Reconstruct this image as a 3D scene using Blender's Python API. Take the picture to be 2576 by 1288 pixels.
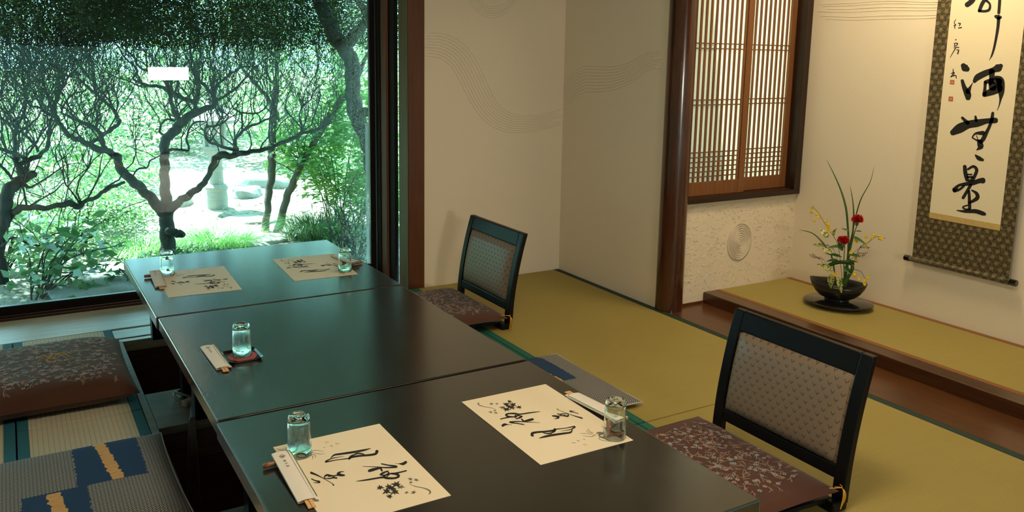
import bpy, bmesh, math, random
import numpy as np
from mathutils import Vector, Matrix
sc = bpy.context.scene
for o in list(bpy.data.objects): bpy.data.objects.remove(o)
COL = sc.collection
PI = math.pi
EXPOSURE = 0.0
SKY = 5.2; SKYCOL = (.46, .87, 1.0, 1)
SUN = 40.0; SUNT = (.16, -.50)
LAMP = 29; LOWL = 24; ALC = 22
# ------------------------------------------------------------------ camera
# world frame: x to the right along the window wall, y towards the window, z up; tatami surface is z = 0
cam = bpy.data.objects.new('camera', bpy.data.cameras.new('camera')); COL.objects.link(cam)
R_ = (0.858770, -0.512060, 0.017552); U_ = (0.072097, 0.154688, 0.985329); W_ = (0.507263, 0.844906, -0.169759)
cam.matrix_world = Matrix(((R_[0], U_[0], -W_[0], 0), (R_[1], U_[1], -W_[1], 0), (R_[2], U_[2], -W_[2], 1.23), (0, 0, 0, 1)))
cam.data.sensor_width = 36; cam.data.lens = 2122.63*36/2576; cam.data.shift_y = (500.99-644)/2576
cam.data.clip_start = .05; cam.data.clip_end = 200
sc.camera = cam
# ------------------------------------------------------------------ colour management, sky, sun, lamps
sc.view_settings.view_transform = 'Standard'; sc.view_settings.look = 'None'; sc.view_settings.gamma = 1
sc.view_settings.use_curve_mapping = False
sc.view_settings.exposure = EXPOSURE
wd = bpy.data.worlds.new('sky'); sc.world = wd; wd.use_nodes = True
bg = wd.node_tree.nodes['Background']; bg.inputs[0].default_value = SKYCOL; bg.inputs[1].default_value = SKY
def light(name, kind, loc, energy, color, target=None, size=None, size_y=None, spot=None, blend=.5):
    L = bpy.data.lights.new(name, kind); L.energy = energy; L.color = color
    if kind == 'AREA':
        L.size = size or .5
        if size_y: L.shape = 'RECTANGLE'; L.size_y = size_y
    elif kind == 'SUN': L.angle = size or .009
    else: L.shadow_soft_size = size or .1
    if spot: L.spot_size = spot; L.spot_blend = blend
    o = bpy.data.objects.new(name, L); COL.objects.link(o); o.location = loc
    if target is not None:
        o.rotation_euler = (Vector(target)-Vector(loc)).to_track_quat('-Z', 'Y').to_euler()
    return o
light('sun', 'SUN', (0, 0, 10), SUN, (.86, 1.0, .88), target=(SUNT[0]*10, SUNT[1]*10, 0), size=.012)
light('ceiling_lamp_light', 'AREA', (.95, 1.25, 2.27), LAMP, (1, .80, .54), target=(1.1, 1.5, 0), size=.6)
light('low_reading_lamp_light', 'AREA', (1.55, -1.2, .95), LOWL, (1, .82, .66), target=(1.9, 3.9, .7), size=.42, size_y=.14)
light('alcove_lamp_light', 'AREA', (3.02, 2.1, 2.2), ALC, (1, .76, .44), target=(3.45, 2.3, 0), size=.12, size_y=.7)

# ------------------------------------------------------------------ helpers
class NT:
    """node graph builder"""
    def __init__(s, name):
        s.m = bpy.data.materials.new(name); s.m.use_nodes = True; s.t = s.m.node_tree
        s.t.nodes.clear(); s.out = s.t.nodes.new('ShaderNodeOutputMaterial')
    def n(s, typ, **kw):
        nd = s.t.nodes.new('ShaderNode'+typ)
        ins = kw.pop('ins', {})
        for k, v in kw.items(): setattr(nd, k, v)
        for k, v in ins.items(): s.put(nd.inputs[k], v)
        return nd
    def put(s, sock, v):
        if isinstance(v, bpy.types.NodeSocket): s.t.links.new(v, sock)
        elif isinstance(v, bpy.types.Node): s.t.links.new(v.outputs[0], sock)
        else:
            if hasattr(sock.default_value, '__len__') and not hasattr(v, '__len__'): v = [v]*len(sock.default_value)
            if hasattr(v, '__len__') and hasattr(sock.default_value, '__len__') and len(sock.default_value) == 4 and len(v) == 3: v = (*v, 1)
            sock.default_value = v
    def ma(s, op, a, b=0.0, c=None):
        nd = s.n('Math', operation=op); s.put(nd.inputs[0], a); s.put(nd.inputs[1], b)
        if c is not None: s.put(nd.inputs[2], c)
        return nd.outputs[0]
    def vec(s, kind='Object'): return s.n('TexCoord').outputs[kind]
    def xyz(s, v=None):
        nd = s.n('SeparateXYZ'); s.put(nd.inputs[0], v if v is not None else s.vec()); return nd.outputs
    def noise(s, scale, detail=3, v=None, rough=.5, dist=0, ndim='3D'):
        nd = s.n('TexNoise'); nd.inputs['Scale'].default_value = scale; nd.inputs['Detail'].default_value = detail
        nd.inputs['Roughness'].default_value = rough; nd.inputs['Distortion'].default_value = dist
        s.put(nd.inputs['Vector'], v if v is not None else s.vec()); return nd.outputs[0]
    def ramp(s, f, stops):
        nd = s.n('ValToRGB'); e = nd.color_ramp.elements
        while len(e) < len(stops): e.new(.5)
        for el, (p, c) in zip(e, stops): el.position = p; el.color = (*c, 1) if len(c) == 3 else c
        s.put(nd.inputs[0], f); return nd.outputs[0]
    def mix(s, f, a, b):
        nd = s.n('Mix', data_type='RGBA'); s.put(nd.inputs[0], f); s.put(nd.inputs[6], a); s.put(nd.inputs[7], b); return nd.outputs[2]
    def mapv(s, v, scale=(1, 1, 1), rot=(0, 0, 0), loc=(0, 0, 0)):
        nd = s.n('Mapping'); s.put(nd.inputs[0], v); nd.inputs['Scale'].default_value = scale
        nd.inputs['Rotation'].default_value = rot; nd.inputs['Location'].default_value = loc; return nd.outputs[0]
    def bump(s, h, strength=.3, dist=.002):
        nd = s.n('Bump'); nd.inputs['Strength'].default_value = strength; nd.inputs['Distance'].default_value = dist
        s.put(nd.inputs['Height'], h); return nd.outputs[0]
    def pbr(s, col, rough=.6, metal=0, bump=None, spec=.5, coat=0, coat_rough=.1, sheen=0, **kw):
        p = s.n('BsdfPrincipled'); s.put(p.inputs['Base Color'], col); s.put(p.inputs['Roughness'], rough)
        p.inputs['Metallic'].default_value = metal; p.inputs['Specular IOR Level'].default_value = spec
        p.inputs['Coat Weight'].default_value = coat; p.inputs['Coat Roughness'].default_value = coat_rough
        p.inputs['Sheen Weight'].default_value = sheen
        for k, v in kw.items(): s.put(p.inputs[k], v)
        if bump is not None: s.put(p.inputs['Normal'], bump)
        s.t.links.new(p.outputs[0], s.out.inputs[0]); return s.m
    def surf(s, sh): s.put(s.out.inputs[0], sh); return s.m

def plain(name, col, rough=.6, **kw): return NT(name).pbr(col, rough, **kw)

def wood(name, c1, c2, rough=.4, axis=1, scale=1.0, coat=0.0, streak=22, bump=.15):
    t = NT(name); v = t.vec(); sc_ = [streak]*3; sc_[axis] = 1.2
    v2 = t.mapv(v, scale=tuple(x*scale for x in sc_))
    a = t.noise(3.0, 5, v2, .6, .4); b = t.noise(14.0, 3, v2, .5)
    f = t.ma('ADD', t.ma('MULTIPLY', a, .75), t.ma('MULTIPLY', b, .25))
    col = t.ramp(f, [(.3, c1), (.68, c2)])
    return t.pbr(col, rough, bump=t.bump(f, bump, .001), coat=coat, coat_rough=.12)

def link(o, parent=None):
    COL.objects.link(o)
    if parent is not None: o.parent = parent
    return o
def tag(o, label=None, cat=None, group=None, kind=None):
    if label: o['label'] = label
    if cat: o['category'] = cat
    if group: o['group'] = group
    if kind: o['kind'] = kind
    return o
def empty(name, loc=(0, 0, 0), rz=0, label=None, cat=None, group=None):
    o = bpy.data.objects.new(name, None); o.empty_display_size = .05; COL.objects.link(o)
    o.location = loc; o.rotation_euler = (0, 0, rz); return tag(o, label, cat, group)
def copy_tree(o, parent=None):
    c = o.copy(); COL.objects.link(c)
    if parent is not None: c.parent = parent
    for ch in list(o.children): copy_tree(ch, c)
    return c

class MB:
    """collects shapes for ONE mesh"""
    def __init__(s): s.v = []; s.f = []; s.mi = []; s.cur = 0
    def add(s, vs, fs):
        n = len(s.v); s.v += [tuple(p) for p in vs]; s.f += [tuple(i+n for i in f) for f in fs]; s.mi += [s.cur]*len(fs); return s
    def box(s, x0, x1, y0, y1, z0, z1, M=None):
        vs = [Vector((x, y, z)) for z in (z0, z1) for x, y in ((x0, y0), (x1, y0), (x1, y1), (x0, y1))]
        if M is not None: vs = [M @ p for p in vs]
        return s.add(vs, [(0, 3, 2, 1), (4, 5, 6, 7), (0, 1, 5, 4), (1, 2, 6, 5), (2, 3, 7, 6), (3, 0, 4, 7)])
    def tube(s, pts, rad, n=8, cap=True, flat=None):
        P = [Vector(p) for p in pts]; m = len(P)
        if not hasattr(rad, '__len__'): rad = [rad]*m
        T = [(P[min(i+1, m-1)]-P[max(i-1, 0)]).normalized() for i in range(m)]
        ref = Vector((0, 0, 1)) if abs(T[0].z) < .9 else Vector((1, 0, 0))
        N = T[0].cross(ref).normalized(); vs = []
        for i in range(m):
            N = (N-T[i]*N.dot(T[i]))
            N = N.normalized() if N.length > 1e-6 else T[i].orthogonal().normalized()
            B = T[i].cross(N)
            for k in range(n):
                a = 2*PI*k/n; vs.append(P[i]+(N*math.cos(a)+B*math.sin(a)*(flat or 1))*rad[i])
        fs = [(i*n+k, i*n+(k+1) % n, (i+1)*n+(k+1) % n, (i+1)*n+k) for i in range(m-1) for k in range(n)]
        if cap: fs += [tuple(range(n))[::-1], tuple((m-1)*n+k for k in range(n))]
        return s.add(vs, fs)
    def lathe(s, prof, n=32, c=(0, 0, 0), sx=1, sy=1, close=False, rot=0, M=None):
        vs = []; m = len(prof)
        for r, z in prof:
            for k in range(n):
                a = 2*PI*k/n; x, y = r*math.cos(a)*sx, r*math.sin(a)*sy
                x, y = x*math.cos(rot)-y*math.sin(rot), x*math.sin(rot)+y*math.cos(rot)
                p = Vector((c[0]+x, c[1]+y, c[2]+z)); vs.append(M @ p if M is not None else p)
        fs = [(i*n+k, i*n+(k+1) % n, (i+1)*n+(k+1) % n, (i+1)*n+k) for i in range(m-1) for k in range(n)]
        if close: fs += [((m-1)*n+k, (m-1)*n+(k+1) % n, (k+1) % n, k) for k in range(n)]
        else:
            if prof[0][0] > 1e-5: fs.append(tuple(range(n))[::-1])
            if prof[-1][0] > 1e-5: fs.append(tuple((m-1)*n+k for k in range(n)))
        return s.add(vs, fs)
    def grid(s, f, nu, nv, flip=False):
        vs = [f(i/nu, j/nv) for j in range(nv+1) for i in range(nu+1)]; w = nu+1
        fs = [(j*w+i, j*w+i+1, (j+1)*w+i+1, (j+1)*w+i) for j in range(nv) for i in range(nu)]
        if flip: fs = [q[::-1] for q in fs]
        return s.add(vs, fs)
    def strip(s, quads, f):
        """quads: rows (a0,a1,b0,b1) in 1e-4 m; f maps (a0,a1) to a point"""
        for st in quads:
            L = [f(q[0]*1e-4, q[1]*1e-4) for q in st]; Rr = [f(q[2]*1e-4, q[3]*1e-4) for q in st]; n = len(st)
            s.add(L+Rr, [(i, i+1, n+i+1, n+i) for i in range(n-1)])
        return s
    def build(s, name, mats, parent=None, smooth=False, bevel=0, seg=2, loc=None, sub=0, solid=0):
        me = bpy.data.meshes.new(name); me.from_pydata([tuple(p) for p in s.v], [], s.f)
        mats = mats if isinstance(mats, (list, tuple)) else [mats]
        for m in mats: me.materials.append(m)
        if len(mats) > 1: me.polygons.foreach_set('material_index', s.mi)
        if smooth: me.polygons.foreach_set('use_smooth', [True]*len(me.polygons))
        me.update(); o = bpy.data.objects.new(name, me); link(o, parent)
        if loc: o.location = loc
        if bevel:
            b = o.modifiers.new('b', 'BEVEL'); b.width = bevel; b.segments = seg; b.limit_method = 'ANGLE'; b.angle_limit = .7
        if sub: o.modifiers.new('s', 'SUBSURF').levels = sub; o.modifiers['s'].render_levels = sub
        if solid: q = o.modifiers.new('t', 'SOLIDIFY'); q.thickness = solid
        return o
def box(name, x0, x1, y0, y1, z0, z1, mat, parent=None, bevel=0, M=None): return MB().box(x0, x1, y0, y1, z0, z1, M).build(name, mat, parent, bevel=bevel)
def structure(o, label=None): o['kind'] = 'structure'; return o

def spline(pts, mid=5):
    P = np.array(pts, float); out = []; n = len(P)
    for i in range(n-1):
        a, b, c, d = P[max(0, i-1)], P[i], P[i+1], P[min(n-1, i+2)]
        for k in range(mid):
            t = k/mid; out.append(.5*(2*b+(c-a)*t+(2*a-5*b+4*c-d)*t*t+(3*b-a-3*c+d)*t**3))
    out.append(P[-1]); return np.array(out)

def leaves_obj(name, pos, size, mat, parent=None, rng=None, up=.5, asp=.5, droop=0.0, dirs=None):
    """pos: (n,3); each leaf a folded rhombus of its own"""
    rng = rng or np.random.default_rng(1); n = len(pos)
    d = dirs if dirs is not None else rng.normal(size=(n, 3)); d = d.copy()
    if dirs is None: d[:, 2] = d[:, 2]*.4-droop
    d /= np.linalg.norm(d, axis=1)[:, None]
    nrm = rng.normal(size=(n, 3))*(1-up); nrm[:, 2] += up*1.6
    s = np.cross(d, nrm); s /= np.maximum(1e-6, np.linalg.norm(s, axis=1))[:, None]
    nn = np.cross(s, d)
    sz = (size*rng.uniform(.6, 1.25, n))[:, None] if not hasattr(size, '__len__') else np.asarray(size)[:, None]
    w = sz*asp
    V = np.stack([pos, pos+d*sz*.42-s*w*.5+nn*w*.12, pos+d*sz-nn*sz*.06, pos+d*sz*.42+s*w*.5+nn*w*.12], 1).reshape(-1, 3)
    me = bpy.data.meshes.new(name); me.vertices.add(4*n); me.vertices.foreach_set('co', V.astype(np.float32).ravel())
    me.loops.add(4*n); me.loops.foreach_set('vertex_index', np.arange(4*n, dtype=np.int32))
    me.polygons.add(n); me.polygons.foreach_set('loop_start', np.arange(0, 4*n, 4, dtype=np.int32)); me.polygons.foreach_set('loop_total', np.full(n, 4, dtype=np.int32))
    me.update(calc_edges=True); me.materials.append(mat)
    o = bpy.data.objects.new(name, me); link(o, parent); return o

def leaf_mat(name, a, b, trans=.4, rough=.35, gloss=.08):
    t = NT(name); g = t.n('NewGeometry')
    c = t.ramp(g.outputs['Random Per Island'], [(0, a), (1, b)])
    d = t.n('BsdfDiffuse', ins={'Color': c}); tr = t.n('BsdfTranslucent', ins={'Color': t.mix(.5, c, (.45, .75, .2))})
    gl = t.n('BsdfGlossy', ins={'Color': (1, 1, 1), 'Roughness': rough})
    m1 = t.n('MixShader', ins={0: trans, 1: d, 2: tr}); m2 = t.n('MixShader', ins={0: gloss, 1: m1, 2: gl})
    return t.surf(m2)

# ------------------------------------------------------------------ materials
def plaster_mat(name, col, rough_bump=.0, fleck=False):
    t = NT(name); v = t.vec()
    n1 = t.noise(1.6, 4, v); n2 = t.noise(180, 3, v)
    c = t.mix(t.ma('MULTIPLY', n1, .35), col, tuple(x*.90 for x in col))
    h = n2
    if fleck:
        n3 = t.noise(26, 4, t.mapv(v, scale=(1, 1, 2.2)), .6, 1.2)
        fl = t.ma('GREATER_THAN', n3, .62); n4 = t.noise(60, 2, v)
        h = t.ma('ADD', t.ma('MULTIPLY', n2, .2), t.ma('ADD', t.ma('MULTIPLY', fl, .8), t.ma('MULTIPLY', n4, .4)))
    return t.pbr(c, .9, bump=t.bump(h, .35 if not fleck else .9, .0012 if not fleck else .006), spec=.2)
M = {}
M['plaster'] = plaster_mat('plaster', (.76, .70, .58))
M['plaster_rough'] = plaster_mat('plaster_rough', (.74, .67, .53), fleck=True)
M['plaster_relief'] = plain('plaster_relief', (.66, .60, .49), .9)
M['ceiling'] = wood('ceiling_wood', (.30, .19, .10), (.45, .30, .17), .6)
def tatami_mat(name, c1, c2, pitch=.0145, axis=0, pale=False):
    t = NT(name); x = t.xyz(); u = x[axis]
    s = t.ma('ABSOLUTE', t.ma('SUBTRACT', t.ma('FRACT', t.ma('DIVIDE', u, pitch)), .5))      # 0 centre .5 at the cord
    cord = t.ma('GREATER_THAN', s, .40)
    oth = x[1-axis]
    rush = t.ma('SINE', t.ma('MULTIPLY', oth, 2*PI/.0022))
    sv = [6, 6, 6]; sv[1-axis] = 260
    n = t.noise(1, 3, t.mapv(t.vec(), scale=tuple(sv)), .6)
    n2 = t.noise(2.2, 3, t.vec())
    c = t.mix(t.ma('MULTIPLY', n, 1.0), c1, c2)
    c = t.mix(t.ma('MULTIPLY', n2, .35), c, tuple(q*.7 for q in c1))
    c = t.mix(t.ma('MULTIPLY', cord, .38 if pale else .20), c, tuple(q*.35 for q in c1))
    h = t.ma('ADD', t.ma('MULTIPLY', s, -1.4), t.ma('MULTIPLY', rush, .18))
    return t.pbr(c, .62, bump=t.bump(h, .35, .0014), spec=.35)
M['tatami'] = tatami_mat('tatami_rush', (.32, .26, .068), (.41, .34, .105))
M['tatami_pale'] = tatami_mat('tatami_rush_pale', (.50, .49, .38), (.66, .65, .54), pale=True)  # pale rush; red lowered to paint in the cool window light
def cloth_border(name, col):
    t = NT(name); n = t.noise(500, 2); return t.pbr(t.mix(n, tuple(c*.6 for c in col), col), .75, bump=t.bump(n, .3, .0006))
M['teal_border'] = cloth_border('teal_border', (.012, .16, .12))
M['dark_border'] = cloth_border('dark_border', (.012, .045, .038))
M['blue_border'] = cloth_border('blue_border', (.02, .17, .26))
def brocade_small():
    t = NT('russet_border'); x = t.xyz()
    a = t.ma('SINE', t.ma('MULTIPLY', x[0], 2*PI/.009)); b = t.ma('SINE', t.ma('MULTIPLY', x[1], 2*PI/.009))
    return t.pbr(t.mix(t.ma('GREATER_THAN', t.ma('MULTIPLY', a, b), .2), (.30, .13, .035), (.10, .035, .015)), .8)
M['russet_border'] = brocade_small()
M['dark_wood'] = wood('dark_wood', (.035, .012, .006), (.10, .036, .013), .35, 2)
M['pillar_wood'] = wood('pillar_wood', (.026, .008, .004), (.075, .021, .008), .22, 2, coat=.5, streak=9)
M['kamachi'] = wood('step_wood', (.03, .010, .004), (.085, .029, .009), .28, 1, coat=.25)
M['floorboard'] = wood('floorboard_wood', (.055, .020, .006), (.125, .046, .013), .32, 1, coat=.2, streak=14)
M['post_wood'] = wood('post_wood', (.065, .020, .007), (.125, .042, .014), .4, 2, streak=16)
M['jamb_olive'] = wood('jamb_wood', (.10, .075, .028), (.16, .115, .042), .6, 2)
M['jamb_dark'] = plain('jamb_dark_wood', (.007, .005, .0035), .7, spec=.15)
M['jamb_brown'] = wood('jamb_brown_wood', (.085, .028, .007), (.15, .050, .013), .6, 2)
M['ledge'] = wood('ledge_wood', (.30, .27, .21), (.60, .57, .48), .30, 0, streak=20, bump=.3)
M['frame_wood'] = plain('window_frame_wood', (.030, .014, .010), .35)
M['alu'] = plain('dark_aluminium', (.05, .055, .065), .3, metal=.8)
M['pit_wood'] = wood('pit_wood', (.06, .030, .014), (.12, .06, .028), .6, 0)
M['cross_board'] = wood('cross_board_wood', (.11, .095, .075), (.20, .175, .14), .5, 0, streak=14)
M['shoji_wood'] = wood('lattice_wood', (.13, .048, .014), (.21, .082, .024), .5, 2)
M['shoji_dark'] = wood('lattice_frame_dark', (.010, .005, .003), (.030, .012, .006), .35, 2)
def lacquer():
    t = NT('black_lacquer_top'); v = t.vec(); n = t.noise(9, 5, v, .65); n2 = t.noise(420, 2, v); n3 = t.noise(2.2, 3, v)
    r = t.ma('ADD', .15, t.ma('MULTIPLY', n, .12))
    c = t.mix(t.ma('GREATER_THAN', n2, .72), (.012, .011, .010), (.035, .033, .03))
    p = t.pbr(c, r, bump=t.bump(n2, .04, .0004), spec=1.0, coat=.85, coat_rough=.2)
    return p
M['lacquer'] = lacquer()
M['lacquer_edge'] = plain('black_lacquer_edge', (.014, .013, .012), .4, spec=.5)
M['black_wood'] = plain('black_painted_wood', (.005, .005, .006), .36, spec=.2)
def glass():
    t = NT('clear_glass'); g = t.n('BsdfGlass', ins={'Color': (.97, 1, .99), 'Roughness': 0.0, 'IOR': 1.47})
    return t.surf(g)
M['glass'] = glass()
def pane():
    t = NT('window_glass'); x = t.xyz(); fr = t.n('Fresnel'); fr.inputs[0].default_value = 1.5
    tr = t.n('BsdfTransparent', ins={'Color': (.86, .985, .965)}); gl = t.n('BsdfGlossy', ins={'Color': (1, 1, 1), 'Roughness': 0.0})
    m = t.n('MixShader', ins={0: fr.outputs[0], 1: tr, 2: gl})
    # dried spray marks along the right edge of the pane
    e = t.n('MapRange'); t.put(e.inputs[0], x[0]); e.inputs[1].default_value = 1.50; e.inputs[2].default_value = 1.66; e.interpolation_type = 'SMOOTHSTEP'
    n = t.noise(330, 2, t.mapv(t.vec(), scale=(1, 1, .45)))
    k = t.ma('MULTIPLY', t.ma('GREATER_THAN', n, .53), t.ma('MULTIPLY', e.outputs[0], .22))
    d = t.n('BsdfTranslucent', ins={'Color': (.7, .9, .85)})
    return t.surf(t.n('MixShader', ins={0: k, 1: m, 2: d}))
M['pane'] = pane()
def paper(name, col, tr=.3, rough=.8):
    t = NT(name); n = t.noise(60, 4); c = t.mix(t.ma('MULTIPLY', n, .15), col, tuple(x*.8 for x in col))
    d = t.n('BsdfPrincipled', ins={'Base Color': c, 'Roughness': rough}); b = t.n('BsdfTranslucent', ins={'Color': c}); return t.surf(t.n('MixShader', ins={0: tr, 1: d, 2: b}))
M['shoji_paper'] = paper('shoji_paper', (.84, .84, .74), .35)
M['window_paper'] = paper('backlit_paper', (.70, .92, .88), .24)
M['mat_paper'] = paper('placemat_paper', (.84, .76, .58), .04, .42)
M['sleeve_paper'] = paper('sleeve_paper', (.82, .80, .74), .06, .42)
M['scroll_paper'] = paper('scroll_paper', (.80, .74, .56), .03)
M['ink'] = plain('ink', (.006, .006, .006), .7)
M['ink_soft'] = plain('ink_soft', (.035, .035, .03), .8)
M['ink_grey'] = plain('ink_grey', (.17, .155, .12), .8)
M['green_line'] = plain('green_print', (.03, .14, .04), .7)
M['seal'] = plain('red_seal_ink', (.42, .13, .07), .8)
M['chop_wood'] = plain('chopstick_wood', (.68, .42, .20), .6)
M['rest_wood'] = plain('chopstick_rest_wood', (.26, .09, .035), .4)
def brown_cloth(c1=(.046, .012, .006), c2=(.082, .025, .010)):
    t = NT('brown_cotton'); n = t.noise(3, 3); w = t.noise(700, 2)
    return t.pbr(t.mix(n, c1, c2), .85, bump=t.bump(t.ma('ADD', w, t.ma('MULTIPLY', t.noise(14, 3), 1.5)), .25, .002), sheen=.15)
M['brown_cloth'] = brown_cloth()
M['stitch'] = plain('beige_embroidery', (.44, .33, .27), .8)
M['stitch_blue'] = plain('blue_embroidery', (.29, .38, .43), .8)
M['stitch_pink'] = plain('pink_embroidery', (.46, .30, .25), .8)
M['gold_yarn'] = plain('gold_yarn', (.75, .40, .03), .7)
def navy_cloth(dx=0.0):
    t = NT('navy_patterned_cotton'); x = t.xyz(); X, Y = t.ma('ADD', x[0], dx), x[1]
    p = .0182
    def cell(v): return t.ma('ABSOLUTE', t.ma('SUBTRACT', t.ma('FRACT', v), .5))
    a = t.ma('DIVIDE', t.ma('ADD', X, t.ma('MULTIPLY', Y, 1.15)), p); b = t.ma('DIVIDE', t.ma('SUBTRACT', X, t.ma('MULTIPLY', Y, 1.15)), p)
    ca, cb = cell(a), cell(b)                                  # 0 at cell centre, .5 at lines
    line = t.ma('GREATER_THAN', t.ma('MAXIMUM', ca, cb), .42)
    m = t.ma('MAXIMUM', ca, cb); dot = t.ma('MULTIPLY', t.ma('LESS_THAN', m, .22), t.ma('GREATER_THAN', m, .07))
    pat = t.ma('MAXIMUM', line, dot)
    base = t.mix(pat, (.010, .014, .022), (.36, .37, .36))
    rag = t.ma('MULTIPLY', t.ma('SUBTRACT', t.noise(75, 2, t.mapv(t.vec(), scale=(.2, 1, 1))), .5), .022)
    Xr = t.ma('ADD', X, rag)
    Xs = t.ma('ADD', Xr, t.ma('MULTIPLY', Y, .10))
    def rect(v, x0, x1, y0, y1): 
        k = t.ma('MULTIPLY', t.ma('GREATER_THAN', v, x0), t.ma('LESS_THAN', v, x1))
        return t.ma('MULTIPLY', k, t.ma('MULTIPLY', t.ma('GREATER_THAN', Y, y0), t.ma('LESS_THAN', Y, y1)))
    P = t.ma('MAXIMUM', rect(Xr, .018, .195, -.030, .30), rect(Xr, -.115, .042, -.24, -.026))
    c = t.mix(P, base, (.008, .040, .115))
    Yl = t.ma('MAXIMUM', rect(Xs, .100, .132, -.028, .30), rect(Xs, -.062, -.028, -.24, -.034))
    yn = t.noise(40, 3, t.mapv(t.vec(), scale=(1, 5, 1)))
    c = t.mix(Yl, c, t.mix(yn, (.50, .22, .05), (.75, .52, .22)))
    return t.pbr(c, .9, bump=t.bump(t.noise(600, 2), .2, .001))
M['navy_cloth'] = navy_cloth(); M['navy_cloth_shifted'] = navy_cloth(.032)
M['piping'] = plain('white_piping', (.50, .50, .47), .8)
def chair_fabric():
    t = NT('satin_upholstery'); x = t.xyz(); Y, Zz = x[1], x[2]; p = .0305
    r = t.ma('DIVIDE', Zz, p*.62); row = t.ma('FLOOR', r); b = t.ma('SUBTRACT', t.ma('FRACT', r), .5)
    off = t.ma('MULTIPLY', t.ma('MODULO', t.ma('ABSOLUTE', row), 2), .5)
    a = t.ma('SUBTRACT', t.ma('FRACT', t.ma('ADD', t.ma('DIVIDE', Y, p), off)), .5)
    aa = t.ma('ABSOLUTE', a)
    v = t.ma('ABSOLUTE', t.ma('SUBTRACT', b, t.ma('SUBTRACT', t.ma('MULTIPLY', aa, 1.9), .17)))
    mark = t.ma('MULTIPLY', t.ma('LESS_THAN', v, .13), t.ma('LESS_THAN', aa, .21))
    n = t.noise(900, 1)
    c = t.mix(t.ma('MULTIPLY', mark, .75), (.215, .160, .112), (.065, .042, .022))
    return t.pbr(c, t.ma('ADD', .38, t.ma('MULTIPLY', mark, .3)), bump=t.bump(n, .15, .0005), sheen=.1, spec=.5)
M['chair_fabric'] = chair_fabric()
def brocade():
    t = NT('olive_brocade'); x = t.xyz(); Y, Zz = x[1], x[2]; p = .036
    r = t.ma('DIVIDE', Zz, p*.72); row = t.ma('FLOOR', r); b = t.ma('SUBTRACT', t.ma('FRACT', r), .5)
    off = t.ma('MULTIPLY', t.ma('MODULO', t.ma('ABSOLUTE', row), 2), .5)
    a = t.ma('SUBTRACT', t.ma('FRACT', t.ma('ADD', t.ma('DIVIDE', Y, p), off)), .5)
    ang = t.ma('ARCTAN2', b, a); rad = t.ma('SQRT', t.ma('ADD', t.ma('MULTIPLY', a, a), t.ma('MULTIPLY', t.ma('MULTIPLY', b, b), .6)))
    fl = t.ma('LESS_THAN', rad, t.ma('ADD', .26, t.ma('MULTIPLY', t.ma('COSINE', t.ma('MULTIPLY', ang, 6)), .035)))
    n = t.noise(150, 2, dist=1.0); lf = t.ma('GREATER_THAN', n, .52)
    g = t.mix(lf, (.022, .018, .006), (.105, .085, .032))
    c = t.mix(fl, g, t.mix(t.noise(90, 2), (.13, .10, .035), (.23, .165, .075)))
    return t.pbr(c, .65, bump=t.bump(t.ma('ADD', fl, t.ma('MULTIPLY', n, .6)), .3, .0008), sheen=.2)
M['brocade'] = brocade()
_t = NT("gold_silk"); M["gold_silk"] = _t.pbr(_t.mix(_t.noise(60, 4), (.46, .32, .10), (.62, .48, .20)), .6)
M['tray_red'] = plain('red_lacquer', (.34, .035, .02), .35)
M['black_gloss'] = plain('black_gloss_lacquer', (.006, .006, .007), .12, coat=.6, coat_rough=.05)
M['black_satin'] = plain('black_satin_ceramic', (.010, .010, .010), .30)
M['plant_green'] = plain('iris_leaf_green', (.030, .115, .020), .4)
M['stem_green'] = plain('stem_green', (.07, .13, .03), .5)
M['carnation_red'] = plain('carnation_red', (.50, .004, .008), .6)
M['orchid_yellow'] = plain('orchid_yellow', (.85, .60, .015), .5)
def varieg():
    t = NT('variegated_leaf'); return t.pbr(t.mix(t.ma('GREATER_THAN', t.noise(120, 3), .5), (.07, .14, .02), (.52, .50, .18)), .45)
M['varieg'] = varieg()
M['dark_floret'] = plain('dark_floret', (.09, .035, .05), .7)
M['cable'] = plain('cable_grey', (.16, .14, .12), .5)
M['plug'] = plain('plug_grey', (.30, .30, .27), .4)
def bark(name, a, b):
    t = NT(name); v = t.vec(); n = t.noise(9, 5, v, .65); n2 = t.noise(45, 4, t.mapv(v, scale=(1, 1, .4)))
    return t.pbr(t.mix(t.ma('MULTIPLY', t.ma('ADD', n, n2), .55), a, b), .85, bump=t.bump(n2, .8, .01), spec=.25)
M['bark'] = bark('azalea_bark', (.014, .014, .013), (.070, .068, .060))
M['bark_pale'] = bark('pale_bark', (.04, .038, .032), (.15, .14, .115))
def stone(name, a, b):
    t = NT(name); n = t.noise(6, 6, rough=.7); n2 = t.noise(55, 4)
    return t.pbr(t.mix(n, a, b), .9, bump=t.bump(t.ma('ADD', n, t.ma('MULTIPLY', n2, .3)), .7, .02))
M['granite'] = stone('granite', (.20, .20, .185), (.40, .40, .37))
M['rock'] = stone('grey_rock', (.16, .18, .18), (.38, .40, .39))
def ground():
    t = NT('garden_ground'); n = t.noise(2.2, 5); n2 = t.noise(34, 4, rough=.7)
    c = t.ramp(t.ma('ADD', t.ma('MULTIPLY', n, .5), t.ma('MULTIPLY', n2, .5)), [(.34, (.09, .075, .055)), (.50, (.28, .26, .22)), (.68, (.56, .54, .47))])
    return t.pbr(c, .95, bump=t.bump(n2, .8, .02))
M['ground'] = ground()
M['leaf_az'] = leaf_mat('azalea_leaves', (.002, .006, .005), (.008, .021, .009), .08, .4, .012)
M['leaf_bg'] = leaf_mat('background_leaves', (.025, .12, .05), (.13, .32, .09), .4)
M['leaf_bg2'] = leaf_mat('background_leaves_dark', (.010, .06, .03), (.06, .19, .06), .35)
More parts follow.
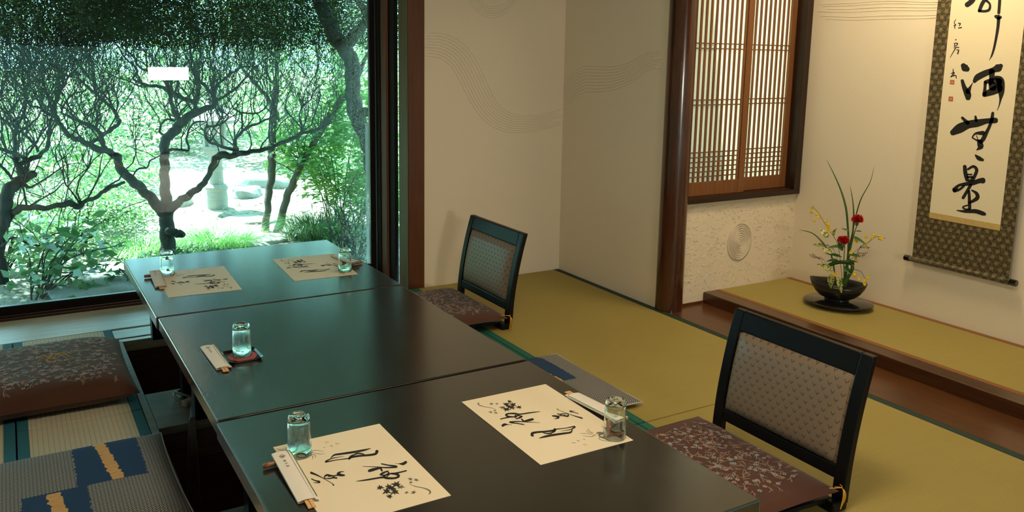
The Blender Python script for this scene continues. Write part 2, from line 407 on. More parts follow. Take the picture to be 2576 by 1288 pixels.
M['leaf_broad'] = leaf_mat('broad_leaves', (.015, .08, .035), (.10, .26, .10), .3, .25, .12)
M['leaf_lime'] = leaf_mat('lime_leaves', (.08, .26, .05), (.24, .50, .12), .45)
M['grass'] = leaf_mat('grass_blades', (.05, .20, .04), (.17, .42, .09), .4)
M['litter'] = leaf_mat('leaf_litter', (.10, .055, .03), (.42, .30, .16), .1)

# brush strokes as pairs of edge points (1e-4 m, in the plane of the paper); tree limbs as (x, y, z, radius) in metres
SCROLL_INK=[[(21598,15225,21513,15181),(21663,15213,21481,15118),(21699,15174,21487,15064),(21716,15139,21502,15030),(21737,15089,21523,14980),(21762,15034,
21551,14920),(21788,14984,21583,14858),(21813,14946,21620,14800),(21841,14917,21666,14751),(21879,14886,21716,14709),(21920,14856,21764,14674),(21959,14829,
21804,14647),(21987,14809,21830,14628),(22019,14766,21884,14610),(22017,14699,21954,14627)],[(21085,15056,21034,15019),(21130,15055,21020,14976),(21158,15034,
21030,14943),(21181,15004,21051,14909),(21216,14961,21081,14864),(21256,14908,21114,14811),(21296,14849,21146,14756),(21329,14788,21173,14705),(21355,14721,
21197,14650),(21376,14648,21221,14585),(21393,14576,21244,14519),(21407,14515,21264,14461),(21417,14473,21278,14419),(21416,14438,21297,14392),(21392,14400,
21336,14379)],[(21399,14432,21398,14475),(21376,14404,21375,14496),(21348,14393,21347,14499),(21314,14388,21312,14494),(21264,14380,21263,14486),(21206,14372,
21208,14478),(21146,14366,21156,14473),(21091,14367,21114,14474),(21044,14371,21077,14479),(20997,14379,21040,14487),(20951,14392,21010,14497),(20908,14414,
20990,14509),(20874,14450,20977,14520),(20856,14498,20967,14541),(20850,14551,20958,14575),(20853,14606,20954,14615),(20862,14659,20956,14655),(20879,14710,
20963,14685),(20909,14758,20979,14709),(20949,14801,21010,14737),(20989,14837,21047,14764),(21024,14865,21083,14788),(21046,14885,21109,14807),(21073,14898,
21128,14831),(21106,14895,21132,14864)],[(20569,15127,20517,15122),(20598,15105,20486,15093),(20605,15074,20475,15061),(20602,15015,20471,15002),(20597,14931,
20466,14918),(20591,14834,20460,14821),(20586,14738,20455,14724),(20582,14654,20451,14640),(20578,14579,20449,14564),(20576,14505,20448,14490),(20573,14437,
20447,14421),(20572,14380,20447,14364),(20570,14338,20447,14323),(20561,14307,20455,14294),(20532,14280,20483,14274)],[(20682,14187,20672,14235),(20662,14151,
20641,14255),(20631,14132,20607,14253),(20614,14120,20586,14254),(20589,14101,20558,14256),(20559,14080,20526,14257),(20527,14061,20498,14258),(20495,14050,
20481,14258),(20464,14049,20473,14253),(20439,14057,20464,14243),(20421,14069,20452,14232),(20411,14081,20439,14222),(20404,14089,20427,14215),(20374,14099,
20394,14208),(20354,14129,20363,14179)],[(20515,14185,20457,14179),(20548,14160,20423,14147),(20557,14126,20411,14111),(20554,14074,20411,14060),(20550,14002,
20409,13988),(20546,13917,20408,13902),(20542,13827,20408,13811),(20541,13740,20410,13721),(20542,13652,20415,13632),(20544,13559,20421,13538),(20547,13463,
20430,13442),(20552,13369,20438,13349),(20556,13280,20447,13260),(20561,13196,20455,13176),(20567,13113,20464,13093),(20573,13034,20472,13014),(20580,12960,
20482,12938),(20587,12890,20493,12867),(20596,12824,20505,12800),(20606,12762,20519,12737),(20616,12704,20533,12679),(20625,12651,20548,12626),(20634,12604,
20563,12579),(20642,12565,20579,12540),(20649,12532,20596,12508),(20655,12503,20613,12482),(20662,12478,20628,12461),(20669,12455,20642,12441),(20676,12435,
20653,12422),(20683,12419,20663,12407),(20690,12406,20672,12394),(20696,12396,20679,12385),(20700,12388,20684,12377)],[(21898,12188,21829,12242),(21906,12122,
21757,12238),(21878,12068,21706,12204),(21874,12051,21687,12196),(21867,12024,21660,12185),(21856,11990,21634,12176),(21836,11955,21612,12170),(21803,11922,
21605,12169),(21762,11899,21604,12164),(21722,11891,21596,12147),(21688,11890,21584,12126),(21662,11892,21569,12106),(21645,11894,21557,12091),(21585,11883,
21510,12052),(21522,11908,21487,11987)],[(21817,11540,21762,11557),(21839,11504,21719,11539),(21835,11467,21696,11508),(21823,11429,21678,11472),(21807,11375,
21654,11421),(21787,11311,21626,11363),(21764,11242,21594,11305),(21738,11173,21560,11253),(21708,11103,21519,11205),(21675,11031,21469,11152),(21643,10962,
21415,11098),(21617,10904,21365,11042),(21600,10865,21324,10984),(21589,10843,21300,10924),(21579,10827,21292,10869),(21567,10811,21294,10827),(21557,10789,
21300,10802),(21548,10768,21304,10787),(21523,10710,21313,10727),(21460,10667,21362,10675)],[(21447,10927,21534,10962),(21381,10947,21569,11023),(21346,10992,
21564,11080),(21344,11028,21541,11108),(21341,11079,21509,11148),(21337,11138,21472,11194),(21332,11196,21435,11240),(21326,11244,21404,11280),(21317,11286,
21378,11315),(21306,11326,21352,11349),(21295,11362,21330,11381),(21284,11393,21311,11407),(21277,11415,21298,11426),(21276,11420,21294,11430),(21279,11427,
21287,11431)],[(21223,11410,21283,11443),(21173,11419,21302,11490),(21144,11448,21294,11530),(21124,11468,21290,11555),(21098,11494,21284,11594),(21069,11518,
21271,11645),(21040,11539,21244,11703),(21011,11557,21200,11759),(20973,11580,21144,11805),(20922,11611,21081,11845),(20864,11645,21014,11881),(20801,11680,
20944,11915),(20738,11714,20875,11948),(20674,11748,20800,11980),(20603,11785,20720,12009),(20531,11821,20642,12036),(20462,11853,20570,12063),(20399,11880,
20512,12090),(20345,11896,20467,12119),(20295,11904,20433,12150),(20248,11910,20407,12179),(20206,11920,20386,12204),(20167,11939,20366,12219),(20136,11971,
20343,12224),(20116,12010,20316,12225),(20107,12047,20285,12225),(20104,12077,20255,12227),(20102,12096,20233,12230),(20080,12135,20193,12250),(20086,12189,
20138,12242)],[(20584,12023,20482,12025),(20638,11971,20418,11976),(20649,11908,20393,11914),(20642,11873,20391,11881),(20634,11825,20388,11832),(20624,11771,
20385,11773),(20615,11718,20384,11710),(20609,11671,20389,11648),(20606,11623,20400,11586),(20605,11566,20417,11525),(20606,11509,20435,11468),(20608,11459,
20452,11421),(20609,11422,20463,11388),(20604,11385,20479,11356),(20576,11349,20517,11335)],[(20399,11666,20374,11731),(20379,11614,20326,11754),(20340,11584,
20279,11747),(20315,11562,20253,11747),(20284,11534,20209,11748),(20262,11506,20148,11739),(20258,11486,20073,11708),(20270,11484,20000,11643),(20272,11474,
19956,11562),(20264,11436,19933,11487),(20253,11383,19920,11417),(20241,11322,19912,11353),(20226,11262,19907,11298),(20210,11209,19902,11247),(20193,11162,
19899,11194),(20177,11118,19899,11140),(20160,11074,19902,11087),(20145,11029,19908,11032),(20130,10983,19917,10978),(20114,10936,19930,10926),(20099,10886,
19946,10874),(20086,10836,19961,10824),(20076,10785,19975,10774),(20070,10733,19987,10723),(20067,10681,19997,10672),(20067,10630,20007,10620),(20068,10579,
20017,10570),(20072,10531,20029,10521),(20080,10481,20045,10471),(20091,10429,20063,10420),(20104,10380,20081,10372),(20116,10338,20096,10331),(20125,10308,
20107,10302)],[(20799,11424,20820,11479),(20759,11400,20804,11519),(20721,11400,20773,11539),(20682,11406,20739,11554),(20629,11416,20690,11576),(20570,11425,
20629,11601),(20512,11429,20561,11625),(20464,11426,20489,11642),(20416,11413,20413,11649),(20357,11393,20334,11651),(20296,11370,20261,11650),(20240,11348,
20202,11648),(20199,11333,20162,11648),(20115,11340,20084,11611),(20042,11401,20028,11527)],[(20774,11500,20714,11497),(20808,11473,20679,11467),(20817,11437,
20668,11430),(20814,11408,20669,11401),(20810,11367,20672,11361),(20805,11318,20674,11313),(20801,11267,20675,11262),(20800,11217,20673,11213),(20801,11165,
20667,11161),(20806,11106,20658,11102),(20811,11048,20648,11044),(20816,10998,20639,10994),(20819,10962,20633,10959),(20804,10917,20644,10914),(20760,10879,
20685,10878)],[(20787,10867,20826,10941),(20727,10842,20812,11001),(20674,10850,20773,11035),(20629,10862,20736,11061),(20566,10879,20683,11098),(20491,10899,
20622,11141),(20415,10922,20561,11184),(20344,10946,20506,11222),(20276,10975,20453,11260),(20207,11007,20394,11300),(20143,11039,20337,11339),(20089,11066,
20287,11372),(20051,11085,20252,11396),(19990,11151,20162,11418),(19976,11258,20056,11382)],[(20589,11554,20509,11585),(20617,11496,20444,11562),(20608,11440,
20407,11516),(20600,11405,20385,11487),(20590,11353,20352,11444),(20578,11295,20315,11396),(20567,11243,20282,11352),(20560,11208,20260,11323),(20504,11140,
20246,11240),(20407,11106,20287,11153)],[(22344,14122,22336,14117),(22352,14122,22333,14111),(22356,14118,22335,14105),(22367,14101,22345,14087),(22385,14076,
22360,14061),(22405,14047,22376,14031),(22421,14016,22388,14003),(22428,13986,22392,13983),(22420,13957,22387,13967),(22402,13931,22374,13949),(22382,13909,
22357,13930),(22364,13892,22339,13913),(22353,13881,22328,13901),(22345,13875,22323,13893),(22334,13875,22324,13883)],[(22389,13891,22372,13891),(22398,13883,
22361,13884),(22399,13872,22356,13874),(22395,13850,22353,13851),(22389,13817,22348,13818),(22382,13780,22343,13781),(22375,13747,22339,13748),(22371,13724,
22336,13725),(22367,13716,22337,13717),(22358,13710,22344,13710)],[(22428,13829,22433,13838),(22422,13826,22431,13844),(22416,13826,22426,13847),(22400,13831,
22411,13853),(22376,13838,22389,13862),(22350,13845,22364,13872),(22326,13852,22341,13881),(22311,13856,22326,13888),(22304,13861,22317,13888),(22301,13870,
22307,13883)],[(22239,13935,22241,13951),(22229,13926,22234,13961),(22218,13923,22223,13964),(22203,13923,22210,13964),(22181,13923,22188,13966),(22160,13922,
22163,13967),(22147,13919,22136,13964),(22152,13925,22108,13944),(22153,13925,22103,13914),(22157,13907,22110,13889),(22165,13885,22121,13865),(22173,13863,
22131,13844),(22178,13848,22138,13830),(22179,13838,22144,13822),(22173,13827,22156,13819)],[(22214,13730,22219,13746),(22203,13722,22214,13756),(22191,13721,
22204,13761),(22170,13724,22183,13765),(22139,13728,22153,13771),(22105,13733,22119,13778),(22074,13738,22088,13784),(22053,13741,22067,13788),(22041,13746,
22054,13786),(22035,13758,22041,13777)],[(22283,13231,22286,13255),(22269,13218,22275,13269),(22253,13213,22259,13273),(22252,13213,22259,13273),(22252,13213,
22259,13273),(22252,13213,22258,13273),(22251,13213,22258,13273),(22251,13213,22257,13273),(22235,13217,22241,13268),(22224,13231,22227,13255)],[(22322,13067,
22326,13080),(22312,13061,22322,13089),(22303,13060,22314,13093),(22282,13063,22294,13098),(22251,13069,22263,13106),(22217,13074,22229,13114),(22190,13076,
22196,13119),(22181,13075,22164,13115),(22185,13078,22141,13091),(22184,13069,22137,13065),(22186,13054,22141,13041),(22190,13038,22149,13018),(22196,13028,
22162,12999),(22206,13020,22183,12985),(22225,13011,22208,12976),(22248,13003,22234,12969),(22269,12997,22256,12964),(22284,12992,22271,12960),(22292,12987,
22280,12960),(22295,12978,22290,12965)],[(22247,12924,22247,12936),(22241,12916,22240,12942),(22233,12913,22232,12943),(22210,12910,22209,12941),(22176,12904,
22175,12938),(22139,12898,22138,12935),(22105,12893,22104,12932),(22082,12890,22081,12930),(22071,12891,22070,12926),(22062,12899,22062,12916)],[(22210,12929,
22195,12921),(22223,12927,22189,12909),(22231,12920,22191,12899),(22243,12896,22204,12875),(22261,12861,22222,12841),(22282,12821,22244,12801),(22305,12777,
22267,12757),(22327,12732,22291,12714),(22350,12683,22316,12666),(22376,12626,22345,12611),(22402,12569,22375,12555),(22424,12519,22400,12507),(22440,12485,
22418,12474),(22441,12479,22422,12470),(22437,12473,22429,12468)],[(22192,12798,22195,12810),(22185,12792,22190,12818),(22177,12791,22183,12820),(22160,12791,
22168,12823),(22137,12793,22145,12829),(22114,12792,22118,12833),(22101,12789,22087,12830),(22104,12791,22057,12807),(22104,12778,22051,12772),(22109,12746,
22054,12733),(22118,12709,22062,12694),(22126,12675,22069,12659),(22132,12651,22073,12635),(22130,12636,22080,12623),(22119,12622,22096,12616)],[(22297,13109,
22285,13108),(22305,13103,22277,13101),(22307,13096,22275,13094),(22306,13062,22274,13060),(22305,13012,22273,13010),(22304,12957,22272,12955),(22302,12907,
22271,12905),(22302,12873,22270,12871),(22299,12866,22272,12864),(22292,12859,22279,12858)],[(22246,11992,22232,11993),(22254,11985,22223,11986),(22255,11977,
22220,11978),(22253,11951,22216,11952),(22250,11914,22209,11916),(22247,11872,22202,11872),(22246,11831,22199,11828),(22248,11795,22201,11785),(22256,11761,
22212,11746),(22270,11724,22230,11707),(22285,11688,22250,11671),(22299,11657,22267,11641),(22309,11634,22279,11620),(22310,11626,22285,11614),(22306,11618,
22294,11612)],[(22323,11778,22328,11789),(22314,11773,22325,11798),(22306,11774,22318,11802),(22282,11781,22295,11810),(22248,11792,22260,11821),(22209,11803,
22223,11834),(22175,11814,22188,11845),(22151,11821,22165,11853),(22144,11826,22156,11854),(22141,11836,22146,11848)],[(22321,11632,22328,11646),(22310,11627,
22324,11657),(22299,11628,22317,11663),(22267,11640,22286,11675),(22221,11658,22240,11694),(22171,11677,22188,11714),(22126,11690,22138,11729),(22100,11692,
22093,11732),(22094,11686,22059,11709),(22086,11666,22044,11675),(22080,11637,22037,11640),(22077,11608,22034,11611),(22073,11588,22030,11592),(22068,11578,
22031,11581),(22057,11571,22040,11572)],[(22175,11844,22162,11842),(22182,11839,22155,11835),(22185,11832,22154,11827),(22188,11809,22155,11804),(22191,11775,
22156,11771),(22195,11738,22158,11733),(22198,11705,22159,11700),(22200,11682,22161,11677),(22198,11672,22164,11668),(22190,11664,22174,11662)],[(22003,9107,
22071,9189),(21921,9093,22067,9268),(21857,9118,22026,9322),(21810,9138,21996,9360),(21745,9164,21955,9416),(21671,9194,21902,9481),(21597,9225,21840,9546),
(21531,9257,21773,9602),(21469,9296,21701,9645),(21408,9340,21624,9682),(21348,9385,21540,9716),(21288,9427,21451,9747),(21227,9460,21360,9777),(21162,9484,
21268,9804),(21090,9502,21177,9826),(21010,9519,21092,9844),(20925,9538,21011,9860),(20838,9563,20935,9874),(20754,9597,20857,9889),(20675,9635,20774,9903),
(20600,9673,20689,9918),(20529,9706,20603,9933),(20461,9731,20518,9947),(20388,9747,20433,9962),(20309,9757,20347,9975),(20233,9763,20267,9988),(20166,9767,
20201,9999),(20118,9770,20155,10006),(20062,9794,20093,9996),(20023,9854,20038,9948)],[(21643,9910,21612,9945),(21642,9874,21575,9950),(21623,9848,21546,9937),
(21607,9832,21527,9924),(21583,9810,21500,9906),(21556,9784,21469,9885),(21527,9757,21437,9863),(21500,9732,21408,9844),(21474,9708,21379,9827),(21446,9682,
21347,9808),(21419,9657,21316,9791),(21397,9636,21289,9776),(21381,9622,21270,9765),(21335,9604,21240,9727),(21280,9615,21236,9672)],[(21042,10027,21003,10037),
(21059,10002,20975,10024),(21058,9976,20961,10002),(21053,9951,20950,9977),(21045,9913,20935,9942),(21037,9871,20918,9903),(21030,9834,20903,9867),(21025,9808,
20892,9843),(21005,9778,20892,9809),(20967,9760,20914,9775)],[(20306,10244,20257,10241),(20336,10221,20228,10215),(20345,10191,20220,10184),(20348,10152,20218,
10145),(20351,10097,20215,10090),(20356,10035,20213,10025),(20362,9971,20213,9954),(20369,9911,20219,9886),(20379,9852,20231,9819),(20390,9788,20248,9751),
(20404,9723,20267,9684),(20418,9659,20287,9620),(20434,9602,20305,9561),(20451,9554,20321,9507),(20469,9511,20336,9459),(20489,9471,20350,9414),(20510,9428,
20365,9369),(20532,9380,20380,9321),(20556,9326,20396,9267),(20581,9268,20413,9207),(20606,9211,20432,9145),(20629,9157,20451,9086),(20648,9111,20473,9033),
(20664,9071,20500,8986),(20679,9032,20529,8946),(20693,8996,20557,8913),(20705,8964,20581,8888),(20715,8940,20597,8870),(20724,8907,20623,8846),(20711,8867,
20664,8839)],[(21049,9067,21068,9078),(21032,9071,21075,9093),(21022,9081,21072,9107),(21007,9106,21061,9132),(20988,9141,21046,9170),(20965,9178,21025,9215),
(20937,9207,20994,9262),(20905,9224,20949,9304),(20857,9230,20886,9335),(20788,9229,20810,9361),(20714,9225,20734,9382),(20646,9219,20668,9400),(20598,9217,
20624,9412),(20550,9236,20573,9404),(20517,9285,20527,9363)],[(21072,9072,21063,9092),(21067,9056,21048,9098),(21056,9047,21033,9096),(21030,9035,21006,9085),
(20992,9017,20969,9069),(20948,8997,20925,9051),(20903,8976,20880,9035),(20861,8956,20839,9024),(20819,8937,20798,9021),(20775,8917,20754,9021),(20734,8898,
20711,9024),(20699,8882,20673,9027),(20675,8870,20646,9029),(20633,8874,20608,9010),(20594,8904,20582,8968)],[(20781,9004,20695,9033),(20816,8945,20630,9007),
(20812,8887,20596,8959),(20806,8859,20583,8935),(20799,8820,20564,8900),(20792,8779,20542,8858),(20786,8745,20522,8812),(20783,8728,20512,8767),(20779,8732,
20513,8724),(20768,8751,20528,8677),(20749,8767,20557,8640),(20743,8758,20583,8627),(20744,8737,20607,8617),(20752,8708,20642,8602),(20765,8670,20684,8586),
(20783,8630,20727,8571),(20799,8595,20765,8558),(20810,8570,20791,8550),(20814,8564,20798,8546),(20814,8555,20806,8547)],[(20885,9190,20872,9196),(20889,9180,
20861,9193),(20887,9171,20855,9186),(20874,9144,20841,9160),(20854,9106,20821,9121),(20832,9063,20799,9079),(20812,9024,20779,9040),(20799,8998,20766,9014),
(20792,8991,20764,9004),(20781,8988,20768,8994)],[(20853,8351,20837,8371),(20853,8332,20818,8375),(20843,8319,20802,8368),(20828,8294,20774,8359),(20807,8257,
20734,8346),(20780,8215,20689,8332),(20747,8174,20648,8319),(20706,8141,20617,8309),(20657,8122,20590,8296),(20607,8113,20556,8277),(20560,8112,20521,8257),
(20522,8113,20488,8238),(20496,8112,20465,8225),(20465,8113,20438,8210),(20435,8133,20423,8178)],[(21287,7855,21221,7870),(21319,7815,21176,7846),(21322,7772,
21156,7808),(21315,7732,21146,7768),(21306,7674,21132,7711),(21294,7606,21116,7647),(21280,7536,21099,7582),(21263,7470,21083,7525),(21241,7407,21065,7470),
(21215,7344,21045,7411),(21189,7285,21024,7353),(21166,7236,21006,7302),(21151,7201,20993,7266),(21124,7167,20989,7223),(21076,7152,21013,7178)],[(21099,7650,
21126,7681),(21068,7645,21125,7711),(21044,7656,21109,7733),(21012,7681,21080,7758),(20968,7718,21037,7798),(20919,7754,20986,7842),(20876,7781,20929,7882),
(20853,7787,20865,7905),(20839,7781,20800,7899),(20816,7766,20744,7876),(20792,7744,20695,7842),(20775,7719,20654,7796),(20767,7700,20625,7740),(20766,7676,
20617,7675),(20772,7636,20625,7611),(20784,7585,20641,7549),(20800,7532,20659,7491),(20816,7483,20676,7441),(20831,7439,20691,7394),(20847,7399,20708,7346),
(20864,7364,20728,7299),(20880,7335,20754,7255),(20892,7316,20788,7214),(20905,7301,20835,7184),(20928,7284,20883,7167),(20958,7267,20927,7160),(20988,7253,
20961,7157),(21010,7241,20984,7154),(21031,7228,21008,7153),(21043,7202,21032,7167)],[(21102,7448,21105,7473),(21087,7435,21094,7490),(21071,7432,21078,7496),
(21042,7436,21050,7500),(21001,7442,21008,7505),(20955,7448,20962,7511),(20913,7453,20920,7517),(20885,7457,20892,7520),(20870,7463,20876,7518),(20858,7480,
20861,7505)],[(21101,7327,21105,7363),(21080,7308,21089,7387),(21056,7305,21067,7396),(21024,7308,21035,7402),(20977,7312,20988,7410),(20925,7317,20937,7419),
(20878,7321,20890,7427),(20847,7324,20859,7433),(20820,7335,20831,7429),(20801,7363,20806,7407)],[(21609,6616,21679,6660),(21545,6626,21695,6721),(21503,6662,
21676,6772),(21486,6697,21650,6798),(21466,6746,21612,6838),(21442,6799,21565,6886),(21415,6846,21512,6934),(21384,6881,21455,6977),(21346,6902,21397,7010),
(21299,6918,21339,7037),(21245,6930,21280,7060),(21185,6940,21222,7082),(21123,6954,21164,7104),(21062,6967,21103,7127),(20998,6978,21038,7148),(20931,6990,
20975,7170),(20861,7006,20914,7191),(20790,7026,20858,7214),(20718,7054,20799,7240),(20647,7088,20734,7271),(20581,7121,20669,7304),(20523,7149,20607,7335),
(20478,7167,20551,7361),(20447,7173,20502,7381),(20424,7173,20460,7396),(20406,7170,20426,7406),(20386,7167,20405,7412),(20368,7166,20393,7417),(20306,7191,
20328,7407),(20262,7255,20272,7356)],[(21647,6618,21664,6679),(21606,6593,21642,6724),(21563,6595,21606,6746),(21536,6606,21575,6752),(21497,6622,21533,6758),
(21447,6644,21488,6767),(21395,6670,21444,6778),(21344,6703,21406,6794),(21297,6744,21368,6821),(21251,6792,21324,6860),(21208,6840,21280,6904),(21172,6881,
21243,6943),(21147,6909,21215,6970),(21136,6931,21194,6983),(21138,6959,21166,6983)],[(20884,7096,20833,7076),(20925,7083,20815,7038),(20948,7054,20820,7003),
(20965,7014,20838,6963),(20990,6958,20862,6906),(21020,6891,20892,6840),(21050,6822,20922,6771),(21079,6757,20951,6706),(21109,6691,20981,6639),(21142,6620,
21014,6568),(21174,6550,21045,6498),(21201,6490,21073,6438),(21221,6447,21092,6395),(21227,6411,21116,6367),(21209,6373,21157,6353)],[(20844,6807,20833,6831),
(20838,6788,20815,6840),(20825,6778,20799,6838),(20794,6759,20764,6831),(20749,6734,20712,6821),(20702,6704,20652,6807),(20663,6674,20591,6787),(20641,6648,
20538,6757),(20629,6624,20498,6718),(20619,6597,20466,6673),(20615,6573,20442,6620),(20616,6557,20433,6557),(20617,6550,20447,6487),(20625,6532,20488,6425),
(20653,6496,20541,6377),(20693,6453,20598,6337),(20736,6411,20651,6303),(20772,6375,20695,6275),(20800,6349,20734,6252),(20825,6328,20771,6233),(20849,6310,
20803,6220),(20870,6295,20827,6210),(20887,6284,20845,6203),(20905,6267,20868,6198),(20912,6239,20895,6207)],[(20962,6788,20918,6797),(20984,6761,20889,6781),
(20987,6732,20876,6756),(20982,6690,20867,6715),(20974,6632,20854,6657),(20965,6563,20838,6589),(20956,6488,20823,6516),(20946,6414,20808,6441),(20935,6331,
20794,6359),(20922,6237,20779,6265),(20910,6143,20764,6172),(20898,6062,20752,6090),(20891,6004,20743,6034),(20875,5970,20748,5995),(20837,5948,20778,5959)],
[(20860,6170,20851,6150),(20876,6176,20856,6134),(20890,6173,20867,6124),(20928,6156,20904,6104),(20985,6131,20959,6075),(21048,6101,21018,6042),(21105,6071,
21066,6012),(21146,6037,21086,5995),(21157,5986,21082,6005),(21135,5948,21080,6003),(21103,5926,21063,5992),(21067,5911,21039,5981),(21028,5901,21014,5975),
(20983,5899,20982,5975),(20932,5904,20938,5981),(20880,5911,20890,5990),(20836,5919,20846,5999),(20806,5923,20815,6005),(20786,5932,20794,6003),(20771,5954,
20775,5987)],[(21400,5813,21400,5828),(21393,5805,21392,5837),(21383,5802,21382,5840),(21334,5797,21332,5848),(21266,5788,21263,5858),(21184,5779,21182,5871),
(21095,5773,21096,5885),(21005,5772,21014,5902),(20911,5781,20931,5923),(20811,5797,20838,5950),(20714,5814,20740,5979),(20624,5827,20642,6003),(20548,5833,
20548,6017),(20481,5830,20458,6018),(20415,5821,20376,6008),(20350,5809,20303,5994),(20290,5797,20243,5980),(20239,5789,20199,5970),(20203,5788,20168,5962),
(20181,5790,20147,5953),(20168,5793,20134,5945),(20158,5797,20127,5939),(20150,5799,20120,5934),(20114,5803,20089,5919),(20081,5830,20070,5884)]]
SEALS=[[(22321,11509),(22121,11501),(22115,11306),(22319,11313)],[(22304,10784),(22100,10780),(22089,10573),(22305,10576)]]
